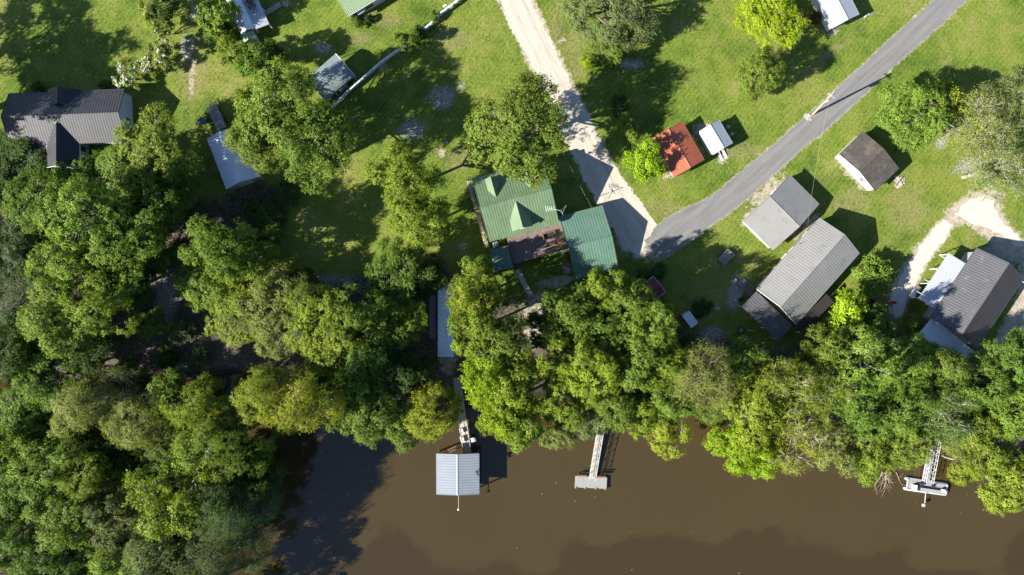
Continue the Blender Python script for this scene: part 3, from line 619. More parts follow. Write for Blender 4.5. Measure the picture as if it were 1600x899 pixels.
# deck
rdk = Rect((789,368),(874,343),(888,389),(804,412), 1.2)
t = thing('deck', 'dark brown plank deck behind the green-roofed house', 'deck', base(rdk))
planks(t, rdk, 1.2, .15, M['dark_wood'], seed=7)
MB().prism([tuple(rdk.p(s, q, 0)[:2]) for s, q in ((-rdk.L+.1,-rdk.W+.1),(rdk.L-.1,-rdk.W+.1),(rdk.L-.1,rdk.W-.1),(-rdk.L+.1,rdk.W-.1))], .95, 1.17).build('joist_frame', M['brown_wood'], t)
posts(t, [rdk.p(s, q, 0)[:2] for s in (-rdk.L+.3, 0, rdk.L-.3) for q in (-rdk.W+.3, rdk.W-.3)], 0, .95, M['brown_wood'], .14, 'leg')
railing(t, [rdk.p(-rdk.L+1.5, rdk.W-.06, 0)[:2], rdk.p(rdk.L, rdk.W-.06, 0)[:2]], 1.2, .9, M['brown_wood'])
sr = Rect((802,407),(814,404),(816,418),(806,421), .6)
for k in range(5): MB().box(sr.p(0, -sr.W+.3*k+.05, 1.0-.2*k), (1.15, .32, .06), sr.ang).build('step', M['brown_wood'], t)
for sg in (-1, 1): MB().bar(sr.p(sg*.6, -sr.W, 1.05), sr.p(sg*.6, sr.W, .1), .06, .22).build('stringer', M['brown_wood'], t)
bx = rdk.p(2.3, -.45, 1.22); t = thing('planter_box', 'open square wooden box with dark inside on the deck near the house wall', 'box', bx)
for dx, dy, lx, ly in ((0,.5,2.2,.14),(0,-.5,2.2,.14),(1.03,0,.14,1.0),(-1.03,0,.14,1.0)):
    q = rdk.p(2.3+dx, -.45+dy, 1.22+.28); MB().box(q, (lx, ly, .56), rdk.ang).build('side', M['brown_wood'], t)
MB().box(rdk.p(2.3, -.45, 1.30), (1.9,.86,.08), rdk.ang).build('bottom', M['junk_black'], t)
bn = rdk.p(2.6, 1.15, 1.22); t = thing('bench', 'long brown plank bench along the outer edge of the dark deck', 'bench', bn)
for k in range(3): MB().box(rdk.p(2.6, .95+.18*k, 1.67), (3.6,.16,.05), rdk.ang).build('seat_plank', M['brown_wood'], t)
for s in (-1.5, 0, 1.5): MB().box(rdk.p(2.6+s, 1.13, 1.43), (.1,.45,.43), rdk.ang).build('leg', M['brown_wood'], t)
MB().box(rdk.p(2.6, 1.50, 1.95), (3.6,.05,.3), rdk.ang).build('backrest', M['tan_wood'], t)
# garage
r = Rect((873.5,339),(939,322),(968,419),(900,436), 2.5)
t = thing('garage', 'teal-green ribbed metal roofed garage beside the sandy track', 'garage', base(r))
gable_roof(t, r, 2.5, 4.4, M['roof_teal'], 0.45, 0.02, trim=M['roof_green']); wr = r.inset(.3,.35); gable_walls(t, wr, 2.45, 4.15, M['tan_siding'])
for q in (-2.4, 2.4): opening(t, wr.p(wr.L, q, 0), wr.u, 2.9, 2.2, 'door')
# lean-to
r = Rect((766.7,391),(794.5,383.5),(802,417),(772,423.5), 2.5)
t = thing('shed', 'small teal flat-roofed shed at the corner of the deck', 'shed', base(r))
panel(t, r, -r.L, r.L, -r.W, 2.65, r.W, 2.4, M['roof_teal'], .3, .04); wr = r.inset(.15,.15); gable_walls(t, wr, 2.33, 2.33, M['tan_siding'], gable=False)
MB().bar(r.p(-r.L, r.W+.05, 2.36), r.p(r.L, r.W+.05, 2.36), .08, .12).build('gutter', M['tan_wood'], t); opening(t, wr.p(0, wr.W, 0), wr.v, .9, 2.0, 'door')
ac_unit(774.5, 383, 1.25, 'air conditioner unit tucked between the green house and the teal shed', .3)
# aerial and mast
t = thing('aerial', 'white television aerial lying over the green roof near its right gable', 'aerial', P(872,328,0)); a0 = P(871,326,5.0)
b0 = P(859,326,7.4)
MB().tube([P(876,330,0), P(875,329,7.5)], .05, 6).build('mast', M['aluminium'], t); MB().tube([P(875,329,7.4), b0, P(852,328,7.4)], .03, 5).build('boom', M['plastic_white'], t)
for k, x in enumerate((853,856,859,862,866)): MB().tube([P(x-1, 322+k*.2, 7.4), P(x+1, 331-k*.4, 7.4)], .028, 5).build('element', M['plastic_white'], t)
for a, c in (((884,322),(876,329)),((880,336),(876,329)),((885,321),(879,333))): MB().tube([P(*a, 5.4), P(*c, 6.2)], .04, 5).build('brace', M['aluminium'], t)
# garden path and steps
pth = [(806,424),(811,421),(817,430),(825,447),(835,461),(826,464),(817,448),(810,434)]
po = poly_sheet('garden_path', pth, .05, M['concrete'], .03, 51)
t = thing('steps', 'short flight of weathered wooden steps at the end of the concrete path', 'steps', P(832,470))
for k in range(5): MB().box(P(831+.7*k, 465+3.1*k, .02-.06*k), (1.1,.3,.09), -.25).build('tread', M['gray_wood'], t)
# long covered walk
r = Rect((684,442),(684,558),(709,558),(709,442), 2.6)
t = thing('shed', 'long narrow pale blue metal roof partly under the tall trees above the gangway', 'shed', base(r))
panel(t, r, -r.L, r.L, -r.W, 2.5, r.W, 2.75, M['roof_galv'], .45, .05); wr = r.inset(.15,.2); gable_walls(t, wr, 2.35, 2.35, M['gray_siding'], gable=False)
opening(t, wr.p(-2, -wr.W, 0), -wr.v, .9, 2.0, 'door')
r = Rect((671,462),(671,530),(681,530),(681,462), .35); t = thing('boardwalk', 'narrow weathered boardwalk along the left side of the long pale roof', 'boardwalk', base(r))
planks(t, r, .35, .2, M['gray_wood'], seed=9); posts(t, [r.p(s, q, 0)[:2] for s in np.linspace(-r.L+.2, r.L-.2, 4) for q in (-.4, .4)], -.3, .32, M['gray_wood'], .1, 'leg')
t = thing('steps', 'dark wooden ramp of treads descending from the boardwalk beside the long pale roof', 'steps', P(675,527))
for k in range(9): MB().box(P(665+2.3*k, 516+2.6*k, .5-.04*k), (.9,.28,.06), -.85).build('tread', M['dark_wood'], t)
# ------------------------------------------------------------------ red shed and white shed
r = Rect((1020.4,216),(1051.9,276),(1101.7,250.3),(1065,191), 2.4)
t = thing('shed', 'red ribbed metal roofed shed dappled by tree shade', 'shed', base(r))
gable_roof(t, r, 2.4, 3.3, M['roof_red'], .5, .035, trim=M['roof_red']); wr = r.inset(.35,.4); gable_walls(t, wr, 2.3, 3.1, M['gray_siding'])
opening(t, wr.p(wr.L, -1, 0), wr.u, 2.2, 2.0, 'door'); opening(t, wr.p(0, -wr.W, .9), -wr.v, 1, 1)
for s in (-r.L+.1, r.L-.1): MB().bar(r.p(s, -r.W+.1, 0), r.p(s, -r.W+.1, 2.35), .1).build('post', M['tan_wood'], t)
MB().bar(r.p(r.L+.02, -r.W, 2.25), r.p(r.L+.02, r.W, 2.25), .08, .22).build('white_fascia', M['white_paint'], t)
r = Rect((1093,204.4),(1113.4,241.7),(1145.3,223.8),(1123,188.8), 2.3)
t = thing('shed', 'small bright white metal shed on a sand pad beside the red shed', 'shed', base(r))
gable_roof(t, r, 2.3, 3.0, M['roof_white'], .3, .03, trim=M['roof_white']); wr = r.inset(.15,.18); gable_walls(t, wr, 2.2, 2.85, M['white_paint'])
opening(t, wr.p(wr.L, 0, .2), wr.u, 1.6, 1.9, 'door', 'gray_siding'); opening(t, wr.p(0, wr.W, .9), wr.v, .8, .8)
rr = r.p(r.L, 0, 0); t = thing('ramp', 'pair of white plank ramps leading up to the small white shed', 'ramp', rr)
for q in (-.42, .42): MB().box(r.p(r.L+.85, q+.2, .17), (1.7,.42,.06), r.ang, 0, -.17).build('ramp_plank', M['white_paint'], t)
for k, (px, py) in enumerate(((1141.5,211),(1136,200))):
    p_ = P(px, py); MB_ = thing('barrel', ['round grey barrel beside the right wall of the small white shed','round grey barrel behind the back corner of the small white shed'][k], 'barrel', p_)
    MB().lathe(p_, [(.27,0),(.31,.3),(.31,.6),(.27,.88)], 14).build('body', M['composite_gray'], MB_); MB().lathe(p_+Vector((0,0,.88)), [(.28,0),(.28,.03),(.2,.05)], 14).build('lid', M['gray_siding'], MB_)
# top-right shed
r = Rect((1252,-50),(1300.4,44),(1342.6,22.7),(1294,-71), 2.4)
t = thing('shed', 'white metal shed cut by the top edge, right of the yellow tree', 'shed', base(r))
gable_roof(t, r, 2.4, 3.2, M['roof_white'], .3, .04, trim=M['roof_white']); gable_walls(t, r.inset(.2,.25), 2.3, 3.05, M['white_paint']); opening(t, r.inset(.2,.25).p(r.L-.2, 0, 0), r.u, 1.6, 2.0, 'door')
p_ = P(1279,0); bb = thing('barrel', 'blue plastic barrel at the corner of the white shed near the top edge', 'barrel', p_)
MB().lathe(p_, [(.3,0),(.36,.2),(.36,.8),(.3,1.05)], 14).build('body', M['plastic_blue'], bb); MB().lathe(p_+Vector((0,0,1.05)), [(.31,0),(.31,.04)], 14).build('lid', M['plastic_blue'], bb)
rl = tag(MB().tube([P(1292,50), P(1310,42), P(1330,33), P(1375,18)], .07, 6).build('edging_rail', M['gray_wood']), 'thin wooden edging rail on the grass below the white top-right shed', 'rail')
bd = tag(MB().box(P(1355,23,.1), (.95,.22,.07), .5).box(P(1352,26,.16), (.5,.2,.05), .8).build('white_board', M['white_paint']), 'short white board lying in the shade right of the top-right shed', 'board')
# brown shingled shed
r = Rect((1311,241.5),(1347,207.5),(1405,262),(1369,298), 2.4)
r2 = Rect((1311,241.5),(1347,207.5),(1405,262),(1369,298), 2.4)
t = thing('shed', 'white shed with a dark brown shingle roof on a sandy pad', 'shed', base(r))
gable_roof(t, r, 2.4, 3.3, M['shingle'], .22, .02, trim=M['shingle'], courses=True); wr = r.inset(.2,.25); gable_walls(t, wr, 2.3, 3.1, M['white_paint'])
opening(t, wr.p(-wr.L, -1.0, .1), -wr.u, 1.7, 2.0, 'door', 'white_paint'); opening(t, wr.p(-wr.L, 1.6, .9), -wr.u, .8, .9)
# grey shed
r = Rect((1160.6,343),(1207,390),(1280.7,320),(1236,276), 2.3)
t = thing('shed', 'wide grey metal roofed shed beside the paved road', 'shed', base(r))
gable_roof(t, r, 2.3, 3.7, M['roof_gray'], .45, .012, trim=M['roof_gray'], mats=[M['roof_gray'], M['roof_gray']]); wr = r.inset(.25,.3); gable_walls(t, wr, 2.2, 3.45, M['gray_siding'])
opening(t, wr.p(0, -wr.W, 0), -wr.v, 2.6, 2.0, 'door'); opening(t, wr.p(-wr.L, 2, .9), -wr.u, 1, 1)
# ------------------------------------------------------------------ grey house
r = Rect((1280,341),(1184,451),(1243,507),(1343,396), 3.2)
t = thing('house', 'long grey metal roofed house with satellite dish, below the grey shed', 'house', base(r))
gable_roof(t, r, 3.2, 5.0, M['roof_gray'], .45, .016, trim=M['roof_gray'])
for sg in (-1, 1): MB().bar(r.p(r.L+.08, sg*r.W, 3.16), r.p(r.L+.08, sg*.02, 4.96), .06, .2).build('white_rake', M['white_paint'], t); wr = r.inset(.45,.5); gable_walls(t, wr, 3.1, 4.75, M['tan_siding'])
rp = Rect((1180,456),(1159,480),(1216,532),(1240,508), 2.7)
panel(t, rp, -rp.L, rp.L, -rp.W, 2.75, rp.W, 2.68, M['roof_charcoal'], .45, .03, name='porch_roof')
posts(t, [rp.p(rp.L-.2, q, 0)[:2] for q in np.linspace(-rp.W+.2, rp.W-.2, 4)], 0, 2.65, M['white_paint'])
rb = Rect((1291,459),(1238,512),(1256,520),(1303,472), 2.7)
panel(t, rb, -rb.L, rb.L, -rb.W, 2.95, rb.W, 2.55, M['roof_brown_metal'], .3, .04, name='side_porch_roof')
posts(t, [rb.p(s, rb.W-.15, 0)[:2] for s in (-rb.L+.2, 0, rb.L-.2)], 0, 2.5, M['white_paint'])
for s in (-5, -1.5, 3, 6): opening(t, wr.p(s, -wr.W, 1.0), -wr.v, 1.1, 1.3)
for s in (-6, -3): opening(t, wr.p(s, wr.W, 1.0), wr.v, 1.1, 1.3)
opening(t, wr.p(0, -wr.W, .1), -wr.v, 1.0, 2.1, 'door'); opening(t, wr.p(-wr.L, 0, 1.0), -wr.u, 1.2, 1.3)
d0 = P(1250,381,3.6); t = thing('satellite_dish', 'white satellite dish on the upper left edge of the grey house roof', 'satellite dish', d0)
MB().tube([d0-Vector((0,0,.25)), d0+Vector((0,0,.6)), d0+Vector((-.25,-.1,.8))], .03, 6).build('bracket', M['steel_dark'], t)
dd = MB().lathe((0,0,0), [(.02,0),(.18,.02),(.33,.07),(.43,.13),(.43,.15),(.33,.09),(.02,.02)], 18).build('dish', M['plastic_white'], t, True)
dd.location = (-.28, -.1, .8); dd.rotation_euler = (R(-18), R(-34), 0)
MB().tube([d0+Vector((-.3,-.1,.85)), d0+Vector((-.75,-.3,1.15))], .018, 5).build('feed_arm', M['steel_dark'], t)
# ------------------------------------------------------------------ right-hand house
r = Rect((1526,388),(1455,495),(1526,546),(1599,436), 3.3)
t = thing('house', 'dark grey metal roofed house with white side roofs at the right edge', 'house', base(r))
gable_roof(t, r, 3.3, 5.4, M['roof_charcoal'], .45, .02, trim=M['dark_siding'], mats=[M['roof_charcoal'], M['roof_brown_metal']]); wr = r.inset(.4,.45); gable_walls(t, wr, 3.2, 5.1, M['gray_siding'])
rp = Rect((1483,396),(1435,467),(1461,483),(1508,412), 2.6)
panel(t, rp, -rp.L, rp.L, -rp.W, 2.45, rp.W+.3, 2.85, M['roof_white'], .35, .04, name='side_roof'); posts(t, [rp.p(s, -rp.W+.1, 0)[:2] for s in np.linspace(-rp.L+.2, rp.L-.2, 4)], 0, 2.4, M['white_paint'])
for s in np.linspace(-rp.L+1, rp.L-1, 4): MB().bar(rp.p(s, -rp.W+.1, 2.35), rp.p(s+.1, -rp.W-.75, 2.3), .08).build('rafter_end', M['white_paint'], t)
rq = Rect((1455,499),(1428,530),(1508,572),(1527,548), 2.6)
panel(t, rq, -rq.L, rq.L, -rq.W, 2.6, rq.W, 2.5, M['roof_galv'], .5, .035, along=True, name='porch_roof'); posts(t, [rq.p(rq.L-.2, q, 0)[:2] for q in np.linspace(-rq.W+.2, rq.W-.2, 4)], 0, 2.5, M['white_paint'])
for k in range(4): MB().box(rq.p(.6*(k%2), rq.W-1.2-.35*k, 2.68), (.5,.2,.12), rq.ang).build('roof_vent', M['steel_dark'], t)
for s in (-4, 0, 4): opening(t, wr.p(s, wr.W, 1.0), wr.v, 1.1, 1.3)
opening(t, wr.p(-wr.L, 0, .1), -wr.u, 1.0, 2.1, 'door')
MB().bar(wr.p(-wr.L, wr.W+.2, 3.1), wr.p(-wr.L-.1, wr.W+1.1, 3.0), .1).build('rafter_end', M['white_paint'], t)
p0, p1 = P(1424,464,.75), P(1436,450,.75); t = thing('propane_tank', 'white horizontal propane tank beside the white side roof', 'tank', P(1430,457)); d = (p1-p0).normalized()
MB().tube([p0-d*.22, p0-d*.15, p0, p1, p1+d*.15, p1+d*.22], [.12,.34,.43,.43,.34,.12], 14).build('tank', M['plastic_white'], t, True)
for f in (.2, .8): MB().box(p0.lerp(p1, f)-Vector((0,0,.52)), (.2,.7,.46), math.atan2(d.y, d.x)).build('foot', M['concrete'], t)
MB().lathe((p0+p1)/2+Vector((0,0,.40)), [(.13,0),(.13,.13),(.05,.16)], 10).build('valve_dome', M['composite_gray'], t)
# ------------------------------------------------------------------ small sheds near the river trees
r = Rect((996,451),(1020,433),(1040,456),(1016,474), 2.3)
t = thing('shed', 'small maroon metal roofed shed half hidden under the riverside trees', 'shed', base(r))
gable_roof(t, r, 2.3, 2.9, M['roof_maroon'], .3, .035, trim=M['roof_galv']); gable_walls(t, r.inset(.15,.2), 2.2, 2.75, M['dark_siding']); opening(t, r.inset(.15,.2).p(r.L-.15, 0, 0), r.u, 1, 2, 'door', 'gray_siding')
r = Rect((1067,492),(1076,486),(1092,504),(1079,515), 2.3)
t = thing('shed', 'tiny pale blue-white roofed shed at the edge of the riverside trees', 'shed', base(r))
panel(t, r, -r.L, r.L, -r.W, 2.4, r.W, 2.15, M['roof_galv'], .4, .03); gable_walls(t, r.inset(.12,.12), 2.1, 2.1, M['dark_siding'], gable=False); opening(t, r.inset(.12,.12).p(0, -r.W+.12, 0), -r.v, .8, 1.9, 'door', 'gray_siding')
# ------------------------------------------------------------------ boathouse and its gangway
def pile(parent, q, z1, r_=.13, mat='gray_wood', name='pile'):
    MB().tube([(q[0], q[1], -3.2), (q[0], q[1], z1)], [r_*1.1, r_], 8).build(name, M[mat], parent)
r = Rect((682,709.5),(682,772.7),(748.4,772.5),(748,709.5), 1.9)
t = thing('boathouse', 'boathouse with pale blue-grey ribbed metal roof standing in the river', 'boathouse', (r.c.x, r.c.y, WL))
gable_roof(t, r, 1.85, 2.35, M['roof_galvalume'], .45, .022, trim=M['roof_galvalume'])
for s in (-r.L+.25, 0, r.L-.25):
    for q in (-r.W+.25, r.W-.25): pile(t, r.p(s, q, 0)[:2], 1.8, .13)
    MB().bar(r.p(s, -r.W+.2, 1.72), r.p(s, r.W-.2, 1.72), .1, .18).build('tie_beam', M['tan_wood'], t)
for q in (-r.W+.25, r.W-.25): MB().bar(r.p(-r.L+.1, q, 1.55), r.p(r.L-.1, q, 1.55), .1, .2).build('beam', M['tan_wood'], t)
rd_ = r.inset(.1, 0); rdk_ = Rect.__new__(Rect); rdk_.c = r.c+r.v*(r.W-1.0); rdk_.u, rdk_.v, rdk_.ang, rdk_.L, rdk_.W = r.u, r.v, r.ang, r.L-.2, .9
planks(t, rdk_, -.15, .2, M['gray_wood'], seed=21, name='deck_plank')
MB().tube([P(716.5,772,2.0), P(716.5,796,2.0)], .05, 6).build('boom', M['tan_wood'], t); MB().lathe(P(716.5,796,1.9), [(.05,0),(.16,.06),(.19,.16),(.12,.28),(.03,.3)], 12).build('boom_light', M['plastic_white'], t)
MB().box(P(745.5,737.5,2.35), (.5,.4,.3), .2).box(P(746.5,741.5,2.3), (.25,.5,.18), .4).build('roof_box', M['junk_black'], t)
MB().bar(P(693,712,.9), P(697,702,.9), .12).bar(P(697,702,.9), P(699,709,.9), .1).build('corner_brace', M['tan_wood'], t)
def gangway(name, label, a, b_, w, z0, z1, mat, railmat, pw=.2, truss=False, seed=1, h=1.0, gap=1.4):
    A, B = P(*a, z0), P(*b_, z1); L_ = (B-A).length; u = (B-A).normalized(); uu = Vector((u.x, u.y, 0)).normalized(); v = Vector((-uu.y, uu.x, 0))
    t = thing(name, label, 'gangway', A); n = int(L_/pw); rg = random.Random(seed); ang = math.atan2(uu.y, uu.x)
    mb = MB().box((0,0,0), (pw-.025, w, .04)); me = bpy.data.meshes.new('plank'); me.from_pydata(mb.v, [], mb.f); me.materials.append(M[mat])
    for k in range(n):
        o = bpy.data.objects.new('plank', me); COL.objects.link(o); o.parent = t; o.location = (B-A)*((k+.5)/n)+Vector((0,0,rg.uniform(-.008,.008))); o.rotation_euler = (0, 0, ang+rg.uniform(-.01,.01))
    for sg in (-1, 1):
        e = v*sg*(w/2-.05)
        MB().bar(A+e-Vector((0,0,.13)), B+e-Vector((0,0,.13)), .08, .2).build('stringer', M[railmat], t)
        e = v*sg*(w/2+.03); m_ = max(2, int(L_/gap)); q = [A.lerp(B, k/m_)+e for k in range(m_+1)]; H_ = Vector((0,0,h))
        MB().bar(q[0]+H_, q[-1]+H_, .07, .07).build('rail', M[railmat], t)
        MB().bar(q[0]+H_*.5, q[-1]+H_*.5, .045, .05).build('rail', M[railmat], t)
        for k in range(m_+1): MB().bar(q[k], q[k]+H_, .06).build('rail_post', M[railmat], t)
        if truss:
            for k in range(m_): MB().bar(q[k]+(H_ if k%2 else Vector((0,0,0))), q[k+1]+(Vector((0,0,0)) if k%2 else H_), .045).build('brace', M[railmat], t)
    return t, A, B, uu, v
t, A, B, uu, v = gangway('gangway', 'tan plank gangway with rails leading down to the boathouse', (714,590), (731,709), 1.25, .1, -.15, 'pale_wood', 'tan_wood', .22, seed=5)
for k in range(5):
    q = A.lerp(B, .1+.2*k)
    for sg in (-1, 1): pile(t, (q+v*sg*.6)[:2], -.2, .1)
for k, (px, py, s_) in enumerate(((721.3,673,.8),(722.6,686.5,1.0))):
    p_ = P(px, py, -.1); c = thing('dock_box', ['small white dock box on the left of the boathouse gangway, farther from the boathouse','larger white dock box on the left of the boathouse gangway, nearer the boathouse'][k], 'box', p_)
    MB().box(p_+Vector((0,0,.2)), (.55,s_,.42), .25).build('body', M['plastic_white'], c); MB().box(p_+Vector((0,0,.44)), (.6,s_+.05,.06), .25).build('lid', M['plastic_white'], c); MB().box(p_-Vector((0,0,.04)), (.75,s_+.1,.06), .25).build('shelf', M['tan_wood'], c)
    pile(c, (p_.x-.2, p_.y), -.15, .06, 'gray_wood', 'leg')
p_ = P(739.5,687,.0); c = thing('dock_table', 'white fish-cleaning table on the right of the boathouse gangway', 'table', p_); MB().box(p_+Vector((0,0,.3)), (.8,.7,.06), .2).build('top', M['plastic_white'], c); MB().bar(p_-Vector((0,0,2.5)), p_+Vector((0,0,.3)), .12).build('leg', M['gray_wood'], c)
for k, (a, b_) in enumerate((((700,704),(724,691)),((702,707),(724,697)))):
    tag(MB().tube([P(*a, -.6), P(*b_, -.5)], .07, 6).build('mooring_pole', M['dark_wood']), ['upper slanting pole in the water between boathouse corner and gangway','lower slanting pole in the water between boathouse corner and gangway'][k], 'pole')
# ------------------------------------------------------------------ floating platform with truss gangway
t, A, B, uu, v = gangway('gangway', 'silver aluminium truss gangway leading down to the grey floating platform', (946,622), (924.5,748), .98, .3, -.55, 'pale_wood', 'aluminium', .25, True, 3, 1.15, .95)
r = Rect((898,744.5),(948.4,747),(947.7,763.5),(898.5,761), -.75)
t = thing('floating_platform', 'grey floating platform with brown benches at the end of the truss gangway', 'dock', (r.c.x, r.c.y, WL))
planks(t, r, -.72, .16, M['composite_gray'], seed=31)
MB().prism([tuple(r.p(s, q, 0)[:2]) for s, q in ((-r.L+.1,-r.W+.1),(r.L-.1,-r.W+.1),(r.L-.1,r.W-.1),(-r.L+.1,r.W-.1))], -1.45, -.75).build('float', M['junk_black'], t)
for q in (-r.W-.02, r.W+.02): MB().bar(r.p(-r.L, q, -.8), r.p(r.L, q, -.8), .07, .2).build('rim_board', M['tan_wood'], t)
for s in (-r.L+.2, -r.L/3, r.L/3, r.L-.2): MB().bar(r.p(s, r.W+.12, -1.6), r.p(s, r.W+.12, -.5), .14).build('fender_post', M['tan_wood'], t)
for k, (s0, s1) in enumerate(((-r.L+.35, -.75), (.75, r.L-.3))):
    b0 = r.p((s0+s1)/2, -r.W-.28, -.7); c = thing('bench', ['brown plank bench on the floating platform, left of the truss gangway','brown plank bench on the floating platform, right of the truss gangway'][k], 'bench', b0)
    for q in (0, .15): MB().bar(r.p(s0, -r.W-.36+q, -.28), r.p(s1, -r.W-.36+q, -.28), .13, .05).build('seat_plank', M['brown_wood'], c)
    MB().bar(r.p(s0, -r.W-.5, .05), r.p(s1, -r.W-.5, .05), .04, .25).build('backrest', M['brown_wood'], c)
    for s in (s0+.15, (s0+s1)/2, s1-.15): MB().bar(r.p(s, -r.W-.3, -1.0), r.p(s, -r.W-.3, -.3), .1).build('leg', M['brown_wood'], c); MB().bar(r.p(s, -r.W-.5, -.9), r.p(s, -r.W-.5, .15), .07).build('back_post', M['brown_wood'], c)
r = Rect((947,614),(953,608),(959,616),(952,622), .4); t = thing('landing', 'small grey landing of planks under the trees above the truss gangway', 'landing', base(r)); planks(t, r, .4, .15, M['composite_gray']); posts(t, [r.p(s, q, 0)[:2] for s in (-.3,.3) for q in (-.3,.3)], -1.3, .37, M['gray_wood'], .1, 'leg')
# ------------------------------------------------------------------ pontoon dock on the right
t, A, B, uu, v = gangway('gangway', 'white lattice gangway overgrown by trees above the white pontoon', (1460,682), (1447,752), 1.2, .2, -.6, 'composite_gray', 'aluminium', .4, True, 8, 1.1, .8)
r = Rect((1418,748.5),(1479,757.5),(1477.5,773),(1416,764), -.75)
t = thing('pontoon', 'pale grey pontoon dock with gear on it at the far right', 'dock', (r.c.x, r.c.y, WL))
planks(t, r, -.68, .3, M['composite_gray'], seed=41, across=False)
for q in (-r.W, r.W):
    MB().tube([r.p(-r.L-.35, q, -1.0), r.p(-r.L-.1, q, -1.0), r.p(r.L+.1, q, -1.0), r.p(r.L+.35, q, -1.0)], [.12,.3,.3,.12], 12).build('float', M['aluminium'], t, True)
for s in (-r.L, r.L): MB().bar(r.p(s, -r.W, -.62), r.p(s, r.W, -.62), .22, .12).build('end_rail', M['aluminium'], t)
MB().bar(r.p(-r.L, r.W-.05, -.6), r.p(r.L, r.W-.05, -.6), .14, .1).build('side_rail', M['composite_gray'], t)
MB().tube([r.p(-.3, r.W, -.3), r.p(-.15, r.W+2.1, -.3)], .045, 6).build('light_arm', M['plastic_white'], t); MB().lathe(r.p(-.35, r.W+2.25, -.45), [(.05,0),(.24,.06),(.3,.18),(.24,.32),(.05,.38)], 12).build('light_globe', M['plastic_white'], t)
gear = [('storage_bench', 'long grey storage bench along the outer edge of the pontoon', 'bench', .4, .45, 3.6, .45, .4, 'composite_gray'), ('dock_box', 'white locker at the left end of the pontoon', 'box', -2.3, .35, .6, .9, .55, 'plastic_white'),
        ('dock_box', 'black folded gear on the pontoon beside the gangway foot', 'gear', -1.1, -.35, .7, .45, .3, 'junk_black'), ('dock_box', 'grey-blue box at the right end of the pontoon', 'box', 2.6, .25, .6, .6, .5, 'pale_blue_siding'), ('dock_box', 'pale cooler with dark lid in the middle of the pontoon', 'cooler', -1.7, .5, .7, .45, .4, 'aluminium')]
for nm, lb, ct, s, q, lx, ly, h, mt in gear:
    p_ = r.p(s, q, -.655); c = thing(nm, lb, ct, p_); MB().box(p_+Vector((0,0,h/2)), (lx, ly, h), r.ang).build('body', M[mt], c); MB().box(p_+Vector((0,0,h+.03)), (lx+.05, ly+.05, .05), r.ang).build('lid', M['steel_dark' if 'dark' in lb else mt], c)
t = thing('folding_chair', 'dark folding chair lying across the middle of the pontoon', 'chair', r.p(.9, -.25, -.66)); p_ = r.p(.9, -.25, -.45)
MB().box(p_, (.5,.5,.04), .6).build('seat', M['junk_black'], t); MB().box(p_+Vector((.2,.25,.2)), (.5,.05,.45), .6).build('backrest', M['junk_black'], t)
for dx, dy in ((-.2,-.2),(.2,-.2),(.2,.2),(-.2,.2)): MB().bar(p_+Vector((dx,dy,-.2)), p_+Vector((dx,dy,0)), .04).build('leg', M['aluminium'], t)
# driftwood
def branchy(mb, p, d, L_, r0, rg, depth):
    q = [p]; dd = Vector(d)
    for k in range(4): dd = (dd+Vector((rg.gauss(0,.18), rg.gauss(0,.18), rg.gauss(0,.06)))).normalized(); q.append(q[-1]+dd*L_/4)
    mb.tube(q, [r0*(1-.18*k) for k in range(5)], 5)
    if depth:
        for k in (1, 2, 3, 4):
            if rg.random() < .9: branchy(mb, q[k], (dd+Vector((rg.gauss(0,.7), rg.gauss(0,.7), rg.uniform(-.1,.3)))).normalized(), L_*.55, r0*.5, rg, depth-1)
for k, (px, py, d, L_, r0, dp, z, lb) in enumerate(((1400,738,(.6,-.8,.0),2.4,.06,1,WL+.15,'thin bare branch leaning into the water beside the pontoon'),
        (1530,662,(1,.3,.1),4.0,.16,2,-.4,'pile of pale dead branches among the trees right of the pontoon'),(240,332,(1,-.45,.02),6.5,.16,1,3.0,'long pale fallen trunk leaning over the dark woods below the metal barn'),
        (470,570,(1,.2,.05),3.0,.1,2,.0,'dead brush tangle on the bare bank above the creek'),(420,575,(-1,-.2,.05),3.6,.12,2,-.1,'bleached dead branch on the bank of the small creek'),(180,705,(.6,.5,.1),3.0,.12,2,1.0,'bleached snag among the swamp trees at lower left'))):
    rg = random.Random(50+k); mb = MB(); p_ = P(px, py, z); branchy(mb, p_, Vector(d).normalized(), L_, r0, rg, dp); tag(mb.build('dead_branch', M['deadwood' if k < 1 else 'bark_pale']), lb, 'branch')
# ------------------------------------------------------------------ utility pole and wires
pb, pt_ = P(1270,179,0), P(1299.5,148,9.6); t = thing('utility_pole', 'leaning wooden utility pole with transformer beside the paved road', 'pole', pb); up = (pt_-pb)
MB().tube([pb-up*.02, pb.lerp(pt_, .5), pt_], [.2,.17,.13], 10).build('pole', M['pole_wood'], t)
q = pb.lerp(pt_, .95); MB().bar(q+Vector((-.5,.37,0)), q+Vector((.5,-.37,0)), .10, .11).build('crossarm', M['gray_wood'], t)
for f in (-1, -.35, .35, 1): MB().lathe(q+Vector((.46*f,-.34*f,.06)), [(.03,0),(.06,.05),(.06,.1),(.03,.15)], 8).build('insulator', M['plastic_white'], t)
q2 = pb.lerp(pt_, .80)+Vector((-.1,-.34,0)); MB().lathe(q2-Vector((0,0,.5)), [(.2,0),(.25,.05),(.25,.85),(.18,.95),(.06,1.0)], 12).build('transformer', M['composite_gray'], t)
MB().tube([q, q+Vector((.25,.5,.5)), q+Vector((.3,.8,.55))], .035, 6).build('arm', M['aluminium'], t)
mb = MB(); rg = random.Random(3)
